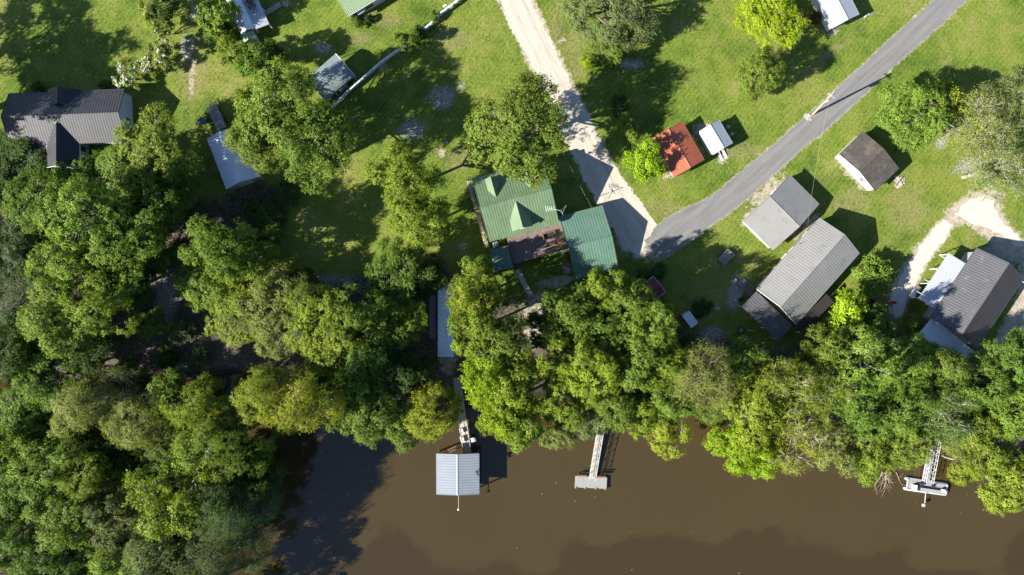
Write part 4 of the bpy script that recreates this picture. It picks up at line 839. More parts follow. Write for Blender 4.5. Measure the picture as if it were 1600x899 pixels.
for k in range(60): a, d = rg.uniform(0,6.28), abs(rg.gauss(0,.38)); p_ = P(1263,182)+Vector((d*math.cos(a), d*math.sin(a), .08)); mb.box(p_, (rg.uniform(.12,.35), rg.uniform(.12,.3), rg.uniform(.08,.25)), rg.uniform(0,3), 0, rg.uniform(-.3,.3))
struct(tag(mb.build('rubble', M['stone']), 'heap of pale rubble at the foot of the utility pole', 'rubble'), 'stuff')
mb = MB()
for k in range(90): a, d = rg.uniform(0,6.28), abs(rg.gauss(0,.55)); p_ = P(1404,285)+Vector((d*math.cos(a)*.7, d*math.sin(a), .06)); mb.box(p_, (rg.uniform(.1,.4), rg.uniform(.1,.3), rg.uniform(.05,.25)), rg.uniform(0,3), 0, rg.uniform(-.3,.3))
struct(tag(mb.build('rubble', M['stone']), 'mound of sandy rubble at the right corner of the brown shingled shed', 'rubble'), 'stuff')
tag(MB().tube([P(1398,291,.3), P(1409,277,.35)], [.13,.09], 7).build('log', M['deadwood']), 'short dark log lying on the sandy mound by the shingled shed', 'log')
def wire(a, b_, sag, lb, r_=.011):
    A, B = Vector(a), Vector(b_); n = 24
    tag(MB().tube([A.lerp(B, k/n)-Vector((0,0,sag*4*(k/n)*(1-k/n))) for k in range(n+1)], r_, 4).build('power_line', M['composite_gray']), lb, 'cable')
wire(P(735,-45,8.0), P(925,326,3.4), .7, 'overhead cable running from the top edge down to the teal garage', .013)
wire(P(1296,156,8.2), P(1262,352,3.6), .6, 'overhead cable from the utility pole to the grey house', .012)
wire(P(1297,150,9.0), P(1700,-160,9.0), 1.0, 'overhead cable from the utility pole along the road to the upper right')
wire(P(1041,394,4.0), P(990,446,2.6), .2, 'short cable sagging down to the maroon shed', .013)
# ------------------------------------------------------------------ clutter round the houses
t = thing('planter_rack', 'dark slatted wooden steps and pallets at the left corner of the grey house', 'pallets', P(1161,453)); rr = Rect((1152,446),(1172,462),(1182,451),(1162,434), .6)
for k in range(9): MB().box(rr.p(-rr.L+.15+k*(2*rr.L-.3)/8, 0, .3+.12*(k%3)), (.14, 2*rr.W, .06), rr.ang).build('slat', M['gray_wood'], t)
for q in (-rr.W+.1, rr.W-.1): MB().bar(rr.p(-rr.L, q, .2), rr.p(rr.L, q, .2), .1, .2).build('runner', M['dark_wood'], t)
for k, (px, py, a, b_, h, mt, lb) in enumerate(((1146,440,.9,.7,.5,'concrete','pale concrete block stack left of the slatted pallets by the grey house'),(1158,468,.8,.6,.6,'junk_black','black tub below the slatted pallets by the grey house'),(1147,470,.5,.5,.4,'concrete','small concrete block on the rubble strip by the grey house porch'))):
    p_ = P(px, py); c = thing('yard_block', lb, 'block', p_)
    for j in range(2): MB().box(p_+Vector((.05*j,.08*j,h/4+j*h/2)), (a-.1*j, b_-.08*j, h/2-.01), .5+.2*j).build('block', M[mt], c)
p_ = P(1158,516); c = thing('fire_pit', 'round dark fire pit on the shaded ground left of the grey house porch', 'fire pit', p_); MB().lathe(p_, [(.5,0),(.56,.35),(.46,.35),(.42,.08)], 16).build('ring', M['steel_dark'], c); MB().lathe(p_+Vector((0,0,.06)), [(.4,0),(.3,.06)], 12).build('ash', M['stone'], c)
p_ = P(1121,482); c = thing('garden_stone', 'flat pale stone on the shaded lawn near the tiny shed', 'stone', p_); MB().box(p_+Vector((0,0,.08)), (.9,.45,.14), .1).build('slab', M['concrete'], c)
p_ = P(697,222); c = thing('bucket', 'white and blue bucket standing on the lawn left of the big oak', 'bucket', p_); MB().lathe(p_, [(.22,0),(.28,.42),(.25,.42),(.2,.05)], 14).build('pail', M['plastic_white'], c); MB().lathe(p_+Vector((0,0,.3)), [(.272,0),(.283,.1)], 14).build('band', M['plastic_blue'], c)
kk = P(1394,473,.2); c = thing('kayak', 'red kayak lying at the lower end of the sand driveway', 'kayak', P(1394,473)); u = Vector((1,.05,0))
MB().tube([kk+u*(-.95), kk+u*(-.6)+Vector((0,0,.04)), kk+Vector((0,0,.05)), kk+u*.6+Vector((0,0,.04)), kk+u*.95], [.03,.22,.3,.22,.03], 10).build('hull', M['plastic_red'], c, True); MB().lathe(kk+Vector((0,0,.32)), [(.2,0),(.22,.04),(.15,.05)], 12).build('cockpit', M['junk_black'], c)
p_ = P(988,437); c = thing('garden_chair', 'white and blue garden chair near the maroon shed', 'chair', p_); MB().box(p_+Vector((0,0,.42)), (.55,.55,.05), .4).build('seat', M['plastic_white'], c); MB().box(p_+Vector((-.2,.2,.7)), (.55,.06,.55), .9).build('backrest', M['plastic_blue'], c)
for dx, dy in ((-.2,-.2),(.2,-.2),(.2,.2),(-.2,.2)): MB().bar(p_+Vector((dx,dy,0)), p_+Vector((dx,dy,.4)), .05).build('leg', M['plastic_white'], c)
rk = tag(MB().box(P(317,190,.5), (.9,.7,.9), .5).box(P(317,190,1.0), (1.0,.8,.08), .5).build('water_tank', M['plastic_blue']), 'dark blue covered box left of the weathered trailer', 'box')
fl = MB(); rg = random.Random(12)
for k in range(22):
    px, py = rg.uniform(430, 1600), rg.uniform(700, 899)
    if sdist(np.array([px]), np.array([py]), SHORE)[0] < 12: continue
    fl.box(P(px, py, WL+.012), (rg.uniform(.06,.2), rg.uniform(.05,.1), .012), rg.uniform(0,3))
struct(tag(fl.build('floating_debris', M['tan_wood']), 'scattered pale leaves and flecks floating on the brown river', 'debris'), 'stuff')
mb = MB(); rg = random.Random(91)
for k in range(11):
    a = P(1384+rg.uniform(-7,7), 738+rg.uniform(-3,4), WL+rg.uniform(.1,.7)); branchy(mb, a, Vector((rg.uniform(-.55,.75), -1, rg.uniform(-.18,0))).normalized(), rg.uniform(1.6,3.2), .055, rg, 1)
tag(mb.build('driftwood', M['deadwood']), 'bare tangled brown driftwood in the water left of the pontoon', 'driftwood')
# ------------------------------------------------------------------ foliage
def unit(a): return a/(np.linalg.norm(a, axis=-1, keepdims=True)+1e-9)
def leaf_quads(pos, nrm, Ln, Wd, rg, tdir=None):
    n = len(pos); rv = rg.normal(size=(n, 3)); rv = rv if tdir is None else tdir*1.6+rv*0.5
    tt = unit(np.cross(nrm, np.cross(rv, nrm))); bb = np.cross(nrm, tt); Ln = Ln[:, None]; Wd = Wd[:, None]
    V = np.stack([pos-tt*Ln*.5, pos+bb*Wd*.5+nrm*Wd*.12, pos+tt*Ln*.5, pos-bb*Wd*.5+nrm*Wd*.12], 1).reshape(-1, 3)
    Qd = np.arange(4*n).reshape(n, 4); return V, Qd
class Tubes:
    def __init__(s): s.mb = MB()
    def limb(s, a, b_, r0, r1, rg, bend=.12, n=4, sides=5):
        a = np.array(a, float); b_ = np.array(b_, float); L_ = np.linalg.norm(b_-a); off = rg.normal(size=3)*L_*bend; off[2] = abs(off[2])*.6; pts = []
        for k in range(n+1):
            f = k/n; pts.append(tuple(a+(b_-a)*f+off*math.sin(math.pi*f)))
        s.mb.tube(pts, [r0+(r1-r0)*k/n for k in range(n+1)], sides)
def puff_crown(seed, Rr, z0, z1, nb, npf, ns, nl, leaf, bough=(.28,.42), puff=(.085,.14), reach=(.42,.68), low=-.35, flat=.8, twigs=0, spread=1.0, droop=0.0, trunk=True, tr=.28, wd=(.5,.75), limb_frac=.5):
    """crown built of boughs (big lobes), each carrying puffs of sprigs of leaves; gaps stay open between the boughs"""
    rg = np.random.default_rng(seed); zc, rz = (z0+z1)/2, (z1-z0)/2
    i = np.arange(nb*2)+.5; ph = np.arccos(1-2*i/(nb*2)); th = math.pi*(1+5**.5)*i+rg.uniform(0, 6)
    bd = unit(np.stack([np.cos(th)*np.sin(ph), np.sin(th)*np.sin(ph), np.cos(ph)], -1)+rg.normal(size=(nb*2, 3))*.22); bd = bd[bd[:, 2] > low]
    bd = bd[rg.permutation(len(bd))][:nb]; nb = len(bd); bf = rg.uniform(*reach, nb); bf[:max(1, nb//6)] *= .45
    br = Rr*rg.uniform(*bough, nb); bc = bd*bf[:, None]*[Rr, Rr, rz]+[0, 0, zc]; bn = unit(bd*[1, 1, .7]+[0, 0, .45])
    u0 = unit(rg.normal(size=(nb, npf, 3))*[1, 1, .9]+bn[:, None]*.95)
    c = (bc[:, None]+u0*(br[:, None]*rg.uniform(.72, 1.06, (nb, npf)))[..., None]*[1, 1, flat]).reshape(-1, 3); dr = u0.reshape(-1, 3); n = len(c)
    pr = Rr*rg.uniform(*puff, n); nn = unit(dr+[0, 0, .35])
    u = unit(rg.normal(size=(n, ns, 3))+nn[:, None]*.8)
    sp = c[:, None]+u*pr[:, None, None]*np.array([1, 1, .8])*(rg.random((n, ns, 1))**.4)
    ax = unit(u+rg.normal(size=u.shape)*.4-np.array([0, 0, droop]))
    t_ = rg.uniform(-.1, 1, (n, ns, nl, 1)); sl = (pr*.75*spread)[:, None, None, None]
    pos = sp[:, :, None]+ax[:, :, None]*t_*sl+rg.normal(size=(n, ns, nl, 3))*leaf*.5
    if droop: pos[..., 2] -= (t_[..., 0]**2)*sl[..., 0]*droop
    nr = unit(u[:, :, None]*.5+nn[:, None, None]*.6+rg.normal(size=pos.shape)*.42)
    td = np.broadcast_to(ax[:, :, None], pos.shape).reshape(-1, 3)
    pos = pos.reshape(-1, 3); nr = nr.reshape(-1, 3); N = len(pos)
    Ln = leaf*rg.uniform(.7, 1.4, N); V, Qd = leaf_quads(pos, nr, Ln, Ln*rg.uniform(*wd, N), rg, td)
    pv = np.repeat(rg.random(n), ns*nl); bv = np.repeat(rg.random(nb), npf*ns*nl); rnd = np.clip(.45*rg.random(N)+.3*pv+.25*bv, 0, 1)
    tb = Tubes(); fork = np.array([rg.normal()*.25, rg.normal()*.25, z0+rz*.35])
    if trunk: tb.limb((0, 0, -.9), fork, tr*1.25, tr*.85, rg, .03, 5, 8)
    else: fork = np.array([0, 0, max(.05, z0*.2)])
    for j in range(nb):
        r0 = tr*rg.uniform(.4, .6); tb.limb(fork, bc[j], r0, r0*.5, rg, .1, 4)
        for k in range(npf):
            if rg.random() < limb_frac: tb.limb(bc[j], c[j*npf+k], r0*.4, r0*.14, rg, .12, 3, 4)
    for j in rg.permutation(n)[:twigs]:
        if nn[j, 2] > .1:
            for k in range(3): tb.limb(c[j]-nn[j]*pr[j]*.3, c[j]+unit(nn[j]+rg.normal(size=3)*.6)*pr[j]*1.5, .032, .014, rg, .12, 3, 4)
    return V, Qd, np.repeat(rnd, 4), tb.mb
def cone_crown(seed, Rr, z0, z1, nb, nsp, nl, leaf, power=.75, up=.1, droop=.25, dome=False):
    """feathery cypress or cedar: tiers of branches carrying flat sprays"""
    rg = np.random.default_rng(seed); t = (np.arange(nb)+.5)/nb; az = np.arange(nb)*2.39996+rg.normal(size=nb)*.35
    prof = (np.sqrt(np.clip(1-t**1.8, 0, 1)) if dome else (1-t)**power)
    Lb = Rr*np.clip(prof, .06, 1)*rg.uniform(.72, 1.12, nb)*(1+.12*np.sin(az*3+seed)); z = z0+(z1-z0)*t
    q = rg.uniform(.25, 1.0, (nb, nsp))**.7; d = np.stack([np.cos(az), np.sin(az), np.full(nb, up)], -1); side = np.stack([-np.sin(az), np.cos(az), np.zeros(nb)], -1)
    lat = rg.normal(size=(nb, nsp))*(.10+.12*q)*Lb[:, None]
    sp = np.stack([np.zeros(nb), np.zeros(nb), z], -1)[:, None]+d[:, None]*(q*Lb[:, None])[..., None]+side[:, None]*lat[..., None]
    sp[..., 2] += -droop*(q**2)*Lb[:, None]*.4+rg.normal(size=q.shape)*.12
    ax = unit(d[:, None]+side[:, None]*np.sign(lat)[..., None]*rg.uniform(.1, .8, lat.shape)[..., None]+rg.normal(size=sp.shape)*.25)
    tt = rg.uniform(0, 1, (nb, nsp, nl, 1)); pos = sp[:, :, None]+ax[:, :, None]*tt*.75+rg.normal(size=(nb, nsp, nl, 3))*[.16, .16, .10]
    nr = unit(np.array([0, 0, 1.0])+d[:, None, None]*.35+rg.normal(size=pos.shape)*.55); N = nb*nsp*nl
    td = np.broadcast_to(ax[:, :, None], pos.shape).reshape(-1, 3); Ln = leaf*rg.uniform(.7, 1.4, N)
    V, Qd = leaf_quads(pos.reshape(-1, 3), nr.reshape(-1, 3), Ln, Ln*.42, rg, td); pv = np.repeat(rg.random(nb), nsp*nl); rnd = np.clip(.55*rg.random(N)+.45*pv, 0, 1)
    tb = Tubes(); tb.limb((0, 0, -.9), (0, 0, z1-.3), .3, .04, rg, .01, 6, 8)
    for k in range(0, nb, 3): tb.limb((0, 0, z[k]-.1), np.array([0, 0, z[k]])+d[k]*Lb[k]*.8, .06, .015, rg, .05, 3, 4)
    return V, Qd, np.repeat(rnd, 4), tb.mb
PROTO = {}
def proto(kind, gen, bark='bark'):
    V, Qd, rnd, mb = gen; me = np_mesh('crown', V, Qd, [M['leaf']], rnd)
    tm = bpy.data.meshes.new('trunk'); tm.from_pydata(mb.v, [], mb.f); tm.materials.append(M[bark]); tm.polygons.foreach_set('use_smooth', [True]*len(tm.polygons)); tm.update()
    zt = float(V[:, 2].max()); rr = float(np.percentile(np.hypot(V[:, 0], V[:, 1]), 98)); zz = float(np.mean(V[:, 2]))
    PROTO.setdefault(kind, []).append((me, tm, rr, zt, zz/zt, V))
for k in range(5): proto('oak', puff_crown(100+k, 6, 4.0, 15, 18, 13, 12, 14, .20, bough=(.22,.36), reach=(.46,.76), twigs=12))
for k in range(5): proto('loose', puff_crown(200+k, 6, 4.0, 15, 14, 12, 12, 14, .215, bough=(.22,.36), reach=(.45,.78), twigs=26, limb_frac=.7), 'bark_pale')
for k in range(3): proto('wisp', puff_crown(300+k, 6, 4.0, 13, 16, 12, 9, 14, .18, bough=(.22,.36), spread=2.0, droop=.3, twigs=80, limb_frac=.9, wd=(.35,.55)), 'bark_white')
for k in range(2): proto('willow', puff_crown(400+k, 6, 4.0, 13, 16, 12, 9, 14, .23, spread=3.0, droop=1.2, twigs=8, wd=(.28,.4)))
for k in range(4): proto('cypress', puff_crown(500+k, 5, 3.0, 17, 18, 11, 11, 14, .175, bough=(.2,.34), reach=(.4,.72), puff=(.09,.15), spread=1.5, droop=.2, flat=.7, twigs=14, wd=(.35,.5)))
for k in range(3): proto('cedar', puff_crown(520+k, 5, 1.0, 12, 28, 14, 10, 11, .22, bough=(.3,.36), reach=(.6,.72), puff=(.07,.11), spread=1.5, low=-.6, twigs=3, wd=(.35,.5)))
for k in range(4): proto('small', puff_crown(600+k, 3, 1.0, 7, 10, 9, 8, 11, .25, bough=(.26,.42), puff=(.1,.17), reach=(.4,.75), tr=.13, twigs=8, limb_frac=.7))
for k in range(3): proto('shrub', puff_crown(700+k, 1.6, .0, 2.6, 9, 8, 7, 10, .16, bough=(.3,.45), puff=(.12,.2), low=-.15, trunk=False, tr=.08, twigs=4))
for k in range(3): proto('myrtle', puff_crown(800+k, 1.7, 1.0, 5.2, 8, 7, 7, 10, .16, bough=(.16,.3), puff=(.1,.18), reach=(.5,.8), low=-.2, trunk=False, tr=.1, twigs=14, limb_frac=1.0), 'bark_pale')
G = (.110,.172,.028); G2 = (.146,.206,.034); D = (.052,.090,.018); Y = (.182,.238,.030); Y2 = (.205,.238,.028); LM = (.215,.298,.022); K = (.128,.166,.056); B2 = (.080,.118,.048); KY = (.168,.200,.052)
treerg = random.Random(77); _vi = {}
def tree(px, py, r_, kind, h, col, label, cat='tree', group=None, base_z=None, name=None, sq=None):
    lst = PROTO[kind]; i = _vi.get(kind, 0); _vi[kind] = i+1; me, tm, rr, zt, zf, V = lst[i % len(lst)]
    zc = h*zf; p = P(px, py, zc); gz_ = GZ(p.x/S+CX, CY-p.y/S); gz_ = max(gz_, WL-.6); Rw = r_*S*(1-zc/CAMH)/rr*(1.07 if kind in ('oak','loose','cypress','wisp') else 1.03)
    nm = name or {'oak':'oak_tree','loose':'broadleaf_tree','wisp':'wispy_tree','willow':'willow_tree','cypress':'cypress_tree','cedar':'cedar_tree','small':'small_tree','shrub':'shrub','myrtle':'crape_myrtle'}[kind]
    t = thing(nm, label, cat, (p.x, p.y, gz_), group); a = treerg.uniform(0, 6.28); t.rotation_euler = (0, 0, a)
    e = sq or treerg.uniform(.9, 1.1); t.scale = (Rw*e, Rw/e, (h-max(gz_, -.6)*0)/zt)
    j = treerg.uniform(.88, 1.12); j2 = treerg.uniform(.93, 1.07)
    for nm2, m_ in (('trunk', tm), ('crown', me)):
        o = bpy.data.objects.new(nm2, m_); COL.objects.link(o); o.parent = t
        if nm2 == 'crown': o.color = (col[0]*j*j2, col[1]*j, col[2]*j, 1)
    return t, me, V
GW = 'trees of the swamp woods'; GB = 'trees along the river bank'
T = [ # lawn trees
(812,198,82,'oak',17.5,G2,'big round oak on the lawn overlapping the green house roof'),
(438,172,72,'oak',17,G2,'upper half of the big oak pair left of the white fence'),
(486,228,66,'oak',16,G,'lower right big oak below the arched carport and fence'),
(405,215,52,'oak',14,G2,'oak overhanging the blue-white metal barn'),
(628,276,54,'oak',14,Y,'tall yellow-green tree on the lawn left of the green house'),
(655,345,44,'oak',12,Y,'narrow tree just below the tall yellow-green lawn tree'),
(958,2,72,'cedar',11,K,'broad grey-green tree cut by the top edge right of the sand track'),
(948,85,25,'small',6.0,G2,'small bushy tree by the track with spiky shadow'),
(918,97,12,'shrub',2.2,LM,'tiny lime-yellow bush beside the sand track'),
(968,165,18,'small',4.0,D,'dark small tree in the oak shade above the red shed'),
(985,202,19,'small',4.2,G2,'sapling lit green in the oak shade above the lime tree'),
(1010,250,33,'small',7.0,LM,'bright lime-green tree beside the red shed'),
(1197,22,56,'oak',8.0,LM,'bright yellow-flecked tree at the top edge left of a white shed'),
(1190,117,36,'cedar',9.5,G2,'compact round tree alone on the upper right lawn'),
(1430,175,56,'oak',11,G2,'leafy tree above the brown shingled shed'),
(1472,165,34,'small',8.5,Y,'feathery yellowish tree between the shingled shed and the right edge'),
(1545,190,66,'wisp',14,KY,'wispy tree with bare pale twigs at the right edge'),
(1565,262,58,'wisp',12,KY,'low wispy tree with bare twigs above the sand driveway'),
(1600,150,48,'loose',13,K,'tall grey-green tree cut by the right edge above the wispy trees'),
(1273,28,12,'shrub',1.8,(.10,.07,.02),'brownish low bush beside the top-right white shed'),
(1368,432,33,'shrub',4.6,G2,'large rounded shrub between the grey house and the sand driveway'),
(1325,488,34,'small',9.5,LM,'lime-green tree at the lower right corner of the grey house'),
(1367,484,15,'small',3.6,(.045,.012,.016),'dark red-leaved small tree beside the lime-green tree'),
(1372,505,28,'small',7,G,'green tree just below the dark red-leaved tree'),
(635,60,21,'small',5.0,G2,'small round tree at the bend of the white fence'),
(656,50,11,'shrub',1.9,D,'dark clipped bush beside the small fence tree'),
(679,25,10,'shrub',1.9,G,'round clipped bush at the upper end of the white fence'),
(557,34,11,'shrub',1.7,G,'round bush at the corner of the mint-roofed house'),
(574,31,8,'shrub',1.5,D,'dark low bush right of the steps of the mint-roofed house'),
(196,119,25,'myrtle',4.0,G2,'white-flowering crape myrtle at the corner of the black-roofed house'),
(226,104,21,'myrtle',4.4,G2,'white-flowering crape myrtle, second from the black-roofed house'),
(247,84,22,'myrtle',5.0,KY,'slender myrtle third from the black-roofed house'),
(258,64,20,'myrtle',5.2,KY,'slender myrtle fourth from the black-roofed house'),
(250,42,20,'myrtle',5.2,G2,'slender myrtle fifth from the black-roofed house'),
(228,20,19,'myrtle',4.8,Y,'pale slender myrtle at the upper end of the row'),
(248,0,30,'small',7,D,'dark tree at the top edge above the row of myrtles'),
(338,22,32,'small',8,G2,'bushy tree at the top edge left of the patched shed'),
(336,48,22,'shrub',3.4,D,'dark shrub left of the patched shed'),
(350,64,18,'small',5,Y,'yellow-green sapling below left of the patched shed'),
(396,92,30,'small',9,G,'leafy tree below the green end of the patched shed'),
(372,95,24,'small',6,G2,'smaller tree beside the leafy tree below the patched shed'),
(428,80,20,'small',7,D,'dark tree in the shade right of the patched shed green end'),
(60,138,14,'shrub',1.7,D,'dark hedge bush behind the black-roofed house, left of its gable'),
(165,136,12,'shrub',1.7,D,'dark hedge bush behind the black-roofed house, right of its gable'),
(1003,435,16,'shrub',2.4,D,'dark bush in shade between the maroon shed and the road end'),
(1030,425,15,'shrub',2.2,D,'second dark bush above the maroon shed'),
(884,405,9,'shrub',1.3,G,'low bush in the bare strip between deck and garage'),
(1095,482,18,'shrub',2.0,D,'dark bush above the tiny pale shed'),
(1470,540,14,'shrub',1.8,G,'bush in front of the white porch roof at right'),
(1428,505,13,'shrub',1.8,G2,'bush between the propane tank and the white porch roof'),
(1430,478,10,'shrub',1.2,G2,'small bush just below the propane tank'),
# left woods
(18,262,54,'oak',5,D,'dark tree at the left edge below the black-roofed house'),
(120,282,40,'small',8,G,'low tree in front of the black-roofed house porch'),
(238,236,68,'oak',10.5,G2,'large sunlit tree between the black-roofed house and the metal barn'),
(195,285,60,'oak',9,G2,'crowded tree below the black-roofed house, right of its porch'),
(262,305,38,'oak',7,G,'shaded tree just left of the metal barn'),
(60,320,55,'oak',12,G,'deep green tree at left, second row below the black-roofed house'),
(130,340,62,'loose',19,G2,'tall pale-topped tree in the left woods'),
(220,345,58,'oak',15,G,'dense tree in the left woods below the metal barn'),
(190,395,62,'oak',17,G2,'light-topped tree in the middle of the left woods'),
(20,390,52,'cedar',10,B2,'blue-grey feathery tree at the left edge'),
(30,460,56,'willow',10,B2,'grey drooping tree at the left edge below the feathery one'),
(110,420,62,'loose',17,G2,'light green tree left of the bare woodland floor'),
(85,500,60,'oak',17,G2,'tree above the dark gap in the left woods'),
(150,470,56,'oak',18,G2,'tree on the left rim of the bare woodland floor'),
(20,560,50,'oak',13,D,'dark tree at the left edge halfway down'),
(70,590,50,'oak',12,G,'shaded tree low on the left edge of the woods'),
(198,582,24,'small',6,G,'small tree alone on the dark woodland floor'),
(285,520,24,'shrub',3.0,B2,'grey-green shrub in the middle of the dim woodland floor'),
(262,560,20,'shrub',2.4,D,'dark shrub at the lower rim of the dim woodland floor'),
(305,560,22,'shrub',2.2,B2,'low grey shrub above the creek on the woodland floor'),
(240,505,26,'small',5,G,'small green tree on the left rim of the dim woodland floor'),
(250,405,30,'small',8,G,'small tree on the upper rim of the bare woodland floor'),
(335,385,54,'oak',16,G2,'sunlit tree above the bare woodland floor, left of the lawn'),
(318,440,46,'oak',10,G2,'sunlit tree right of the bare woodland floor'),
(385,405,48,'loose',12,Y,'bright tree at the left end of the shaded lawn'),
(365,480,56,'oak',9,Y,'fine-leaved tree above the creek bank'),
(425,465,54,'oak',9,KY,'fine-leaved tree below the shaded lawn corner'),
(440,515,44,'oak',9,KY,'low fine-leaved tree above the dead brush'),
(410,330,28,'shrub',3.0,D,'dark shrub at the edge of the lawn below the oaks'),
(420,365,24,'shrub',2.6,G,'green shrub on the left edge of the shaded lawn'),
(448,305,22,'shrub',2.4,D,'dark shrub where the oaks meet the lawn'),
# centre woods
(498,500,54,'loose',13,Y,'pale-topped tree below the sunlit lawn'),
(550,490,48,'loose',14,G2,'tree below the lawn, second from the pale-topped one'),
(522,548,52,'loose',13,Y,'yellowish tree in the middle of the centre woods'),
(590,510,50,'oak',10,G2,'leafy tree left of the long pale roof'),
(565,560,48,'oak',12,G,'tree below the leafy one in the centre woods'),
(625,500,40,'oak',8,Y,'bright tree beside the boardwalk'),
(480,470,28,'cypress',12,G2,'narrow feathery tree among the centre woods'),
(620,420,48,'oak',10,G,'dark bushy tree at the foot of the lawn trees'),
(665,430,34,'small',8,D,'dark bush left of the upper end of the long pale roof'),
(600,455,34,'small',8,D,'dark bush between the lawn and the centre woods'),
(470,445,28,'small',6,D,'dark undergrowth tree below the lawn'),
(612,590,42,'oak',10,D,'shaded tree above the bright cypress'),
(650,580,30,'small',7,D,'low dark tree on the bare bank by the gangway'),
(560,605,40,'oak',11,G,'shaded tree behind the yellow cypress'),
# swamp lower left
(175,625,48,'wisp',12,KY,'olive wispy tree in the upper swamp'),
(110,640,52,'cypress',15,KY,'olive feathery cypress in the upper left swamp'),
(30,660,52,'oak',10,G,'tree at the left edge of the swamp'),
(250,625,46,'oak',12,G2,'sunlit tree beside the small creek'),
(300,640,48,'cypress',17,Y,'yellow-green cypress right of the creek trees'),
(336,668,42,'loose',16,G2,'sunlit green tree left of the river shadow'),
(210,665,46,'cypress',16,KY,'pale olive cypress in the middle of the swamp'),
(75,720,54,'loose',15,G2,'light-topped tree in the left swamp'),
(130,750,44,'oak',13,G2,'green tree in the left swamp below the snag'),
(25,770,54,'oak',11,G,'dark green tree at the left edge near the bottom'),
(320,705,54,'cypress',20,G2,'feathery green cypress near the shaded river'),
(375,715,44,'oak',18,G,'green tree overhanging the shaded river'),
(265,775,78,'loose',20,Y,'broad bright yellow tree in the lower swamp'),
(200,800,46,'wisp',12,KY,'pale fine-leaved tree left of the broad yellow one'),
(150,815,50,'loose',13,K,'grey-green tree at lower left'),
(85,820,50,'loose',14,G2,'light green tree near the bottom left corner'),
(345,800,48,'willow',19,B2,'grey drooping tree on the shaded river edge'),
(320,868,56,'willow',17,B2,'grey drooping tree at the bottom edge by the river'),
(235,870,50,'oak',17,K,'grey-green tree at the bottom edge'),
(165,885,46,'loose',12,G2,'leafy tree at the bottom edge, left of the grey one'),
(60,895,56,'oak',13,G,'tree in the bottom left corner'),
(0,850,50,'loose',13,G,'green tree cut by the left edge near the corner'),
(0,700,44,'oak',13,G2,'leafy tree cut by the left edge beside the swamp'),
(388,795,44,'willow',14,B2,'dark drooping tree leaning over the shaded river'),  # dark leaf colour carries the shade of the broad yellow tree
(374,862,46,'willow',14,B2,'low dark willow at the bottom edge beside the river'),  # shade of the bigger tree put into the leaf colour
(400,752,36,'oak',15,D,'low dark tree on the tip of the shaded shore'),
(160,700,44,'oak',9,D,'dark understorey tree below the olive wispy swamp tree'),
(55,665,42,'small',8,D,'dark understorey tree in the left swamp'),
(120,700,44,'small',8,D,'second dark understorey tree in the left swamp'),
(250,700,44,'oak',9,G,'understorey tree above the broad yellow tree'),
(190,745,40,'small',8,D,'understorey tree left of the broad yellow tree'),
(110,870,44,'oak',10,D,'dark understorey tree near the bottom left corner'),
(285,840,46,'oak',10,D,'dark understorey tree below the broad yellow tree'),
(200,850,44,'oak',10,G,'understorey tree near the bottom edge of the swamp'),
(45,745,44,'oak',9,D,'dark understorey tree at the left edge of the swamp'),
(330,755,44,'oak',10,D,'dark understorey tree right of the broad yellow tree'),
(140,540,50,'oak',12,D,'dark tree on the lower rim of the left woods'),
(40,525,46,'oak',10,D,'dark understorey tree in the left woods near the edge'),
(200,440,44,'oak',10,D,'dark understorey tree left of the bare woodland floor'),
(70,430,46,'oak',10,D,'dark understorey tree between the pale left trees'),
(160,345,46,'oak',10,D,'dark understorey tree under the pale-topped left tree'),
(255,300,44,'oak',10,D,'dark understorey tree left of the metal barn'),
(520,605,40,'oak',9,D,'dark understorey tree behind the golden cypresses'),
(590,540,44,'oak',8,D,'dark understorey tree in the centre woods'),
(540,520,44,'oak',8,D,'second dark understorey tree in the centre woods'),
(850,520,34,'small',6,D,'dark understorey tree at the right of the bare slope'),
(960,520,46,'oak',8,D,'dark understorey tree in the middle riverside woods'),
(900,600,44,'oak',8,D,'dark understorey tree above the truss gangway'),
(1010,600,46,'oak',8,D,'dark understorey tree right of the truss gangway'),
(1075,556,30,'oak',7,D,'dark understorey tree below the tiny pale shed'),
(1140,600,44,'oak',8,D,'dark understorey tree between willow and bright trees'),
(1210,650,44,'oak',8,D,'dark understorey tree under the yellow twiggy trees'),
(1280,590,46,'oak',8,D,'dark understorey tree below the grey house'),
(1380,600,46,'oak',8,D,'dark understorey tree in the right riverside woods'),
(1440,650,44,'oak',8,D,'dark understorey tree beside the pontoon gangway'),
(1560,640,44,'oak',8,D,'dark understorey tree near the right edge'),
# river bank
(405,620,50,'cypress',18,Y2,'golden cypress at the river corner, left one'),
(470,628,58,'cypress',19,Y2,'largest golden cypress over the blue-shaded river'),
(440,650,36,'loose',11,Y,'low golden tree at the tip of the river corner'),
(525,640,40,'oak',11,G,'dark green tree between the golden cypresses and the bank'),
(575,655,50,'oak',12,G2,'green tree leaning over the river left of the bright cypress'),
(625,665,40,'loose',10,G2,'low green tree touching the bright cypress'),
(675,648,46,'cedar',13,Y2,'bright round feathery cypress beside the boathouse gangway'),
(742,462,42,'oak',16,Y,'sunlit treetop above the long pale roof'),
(742,520,42,'oak',17,Y,'tall bright tree right of the long pale roof'),
(780,530,52,'oak',17,G2,'tall tree behind the bare slope, left of it'),
(762,588,46,'oak',17,LM,'tallest bright tree above the boathouse gangway'),
(800,600,50,'oak',17,Y,'tall bright tree left of the muddy gap in the bank'),
(786,648,46,'oak',15,LM,'bright crown right of the boathouse gangway at the water'),
(812,662,42,'loose',15,Y,'crown over the water right of the boathouse gangway'),
(735,478,40,'oak',9,G,'tree under the sunlit treetop above the long pale roof'),
(742,428,30,'small',9,G2,'tree just left of the teal shed'),
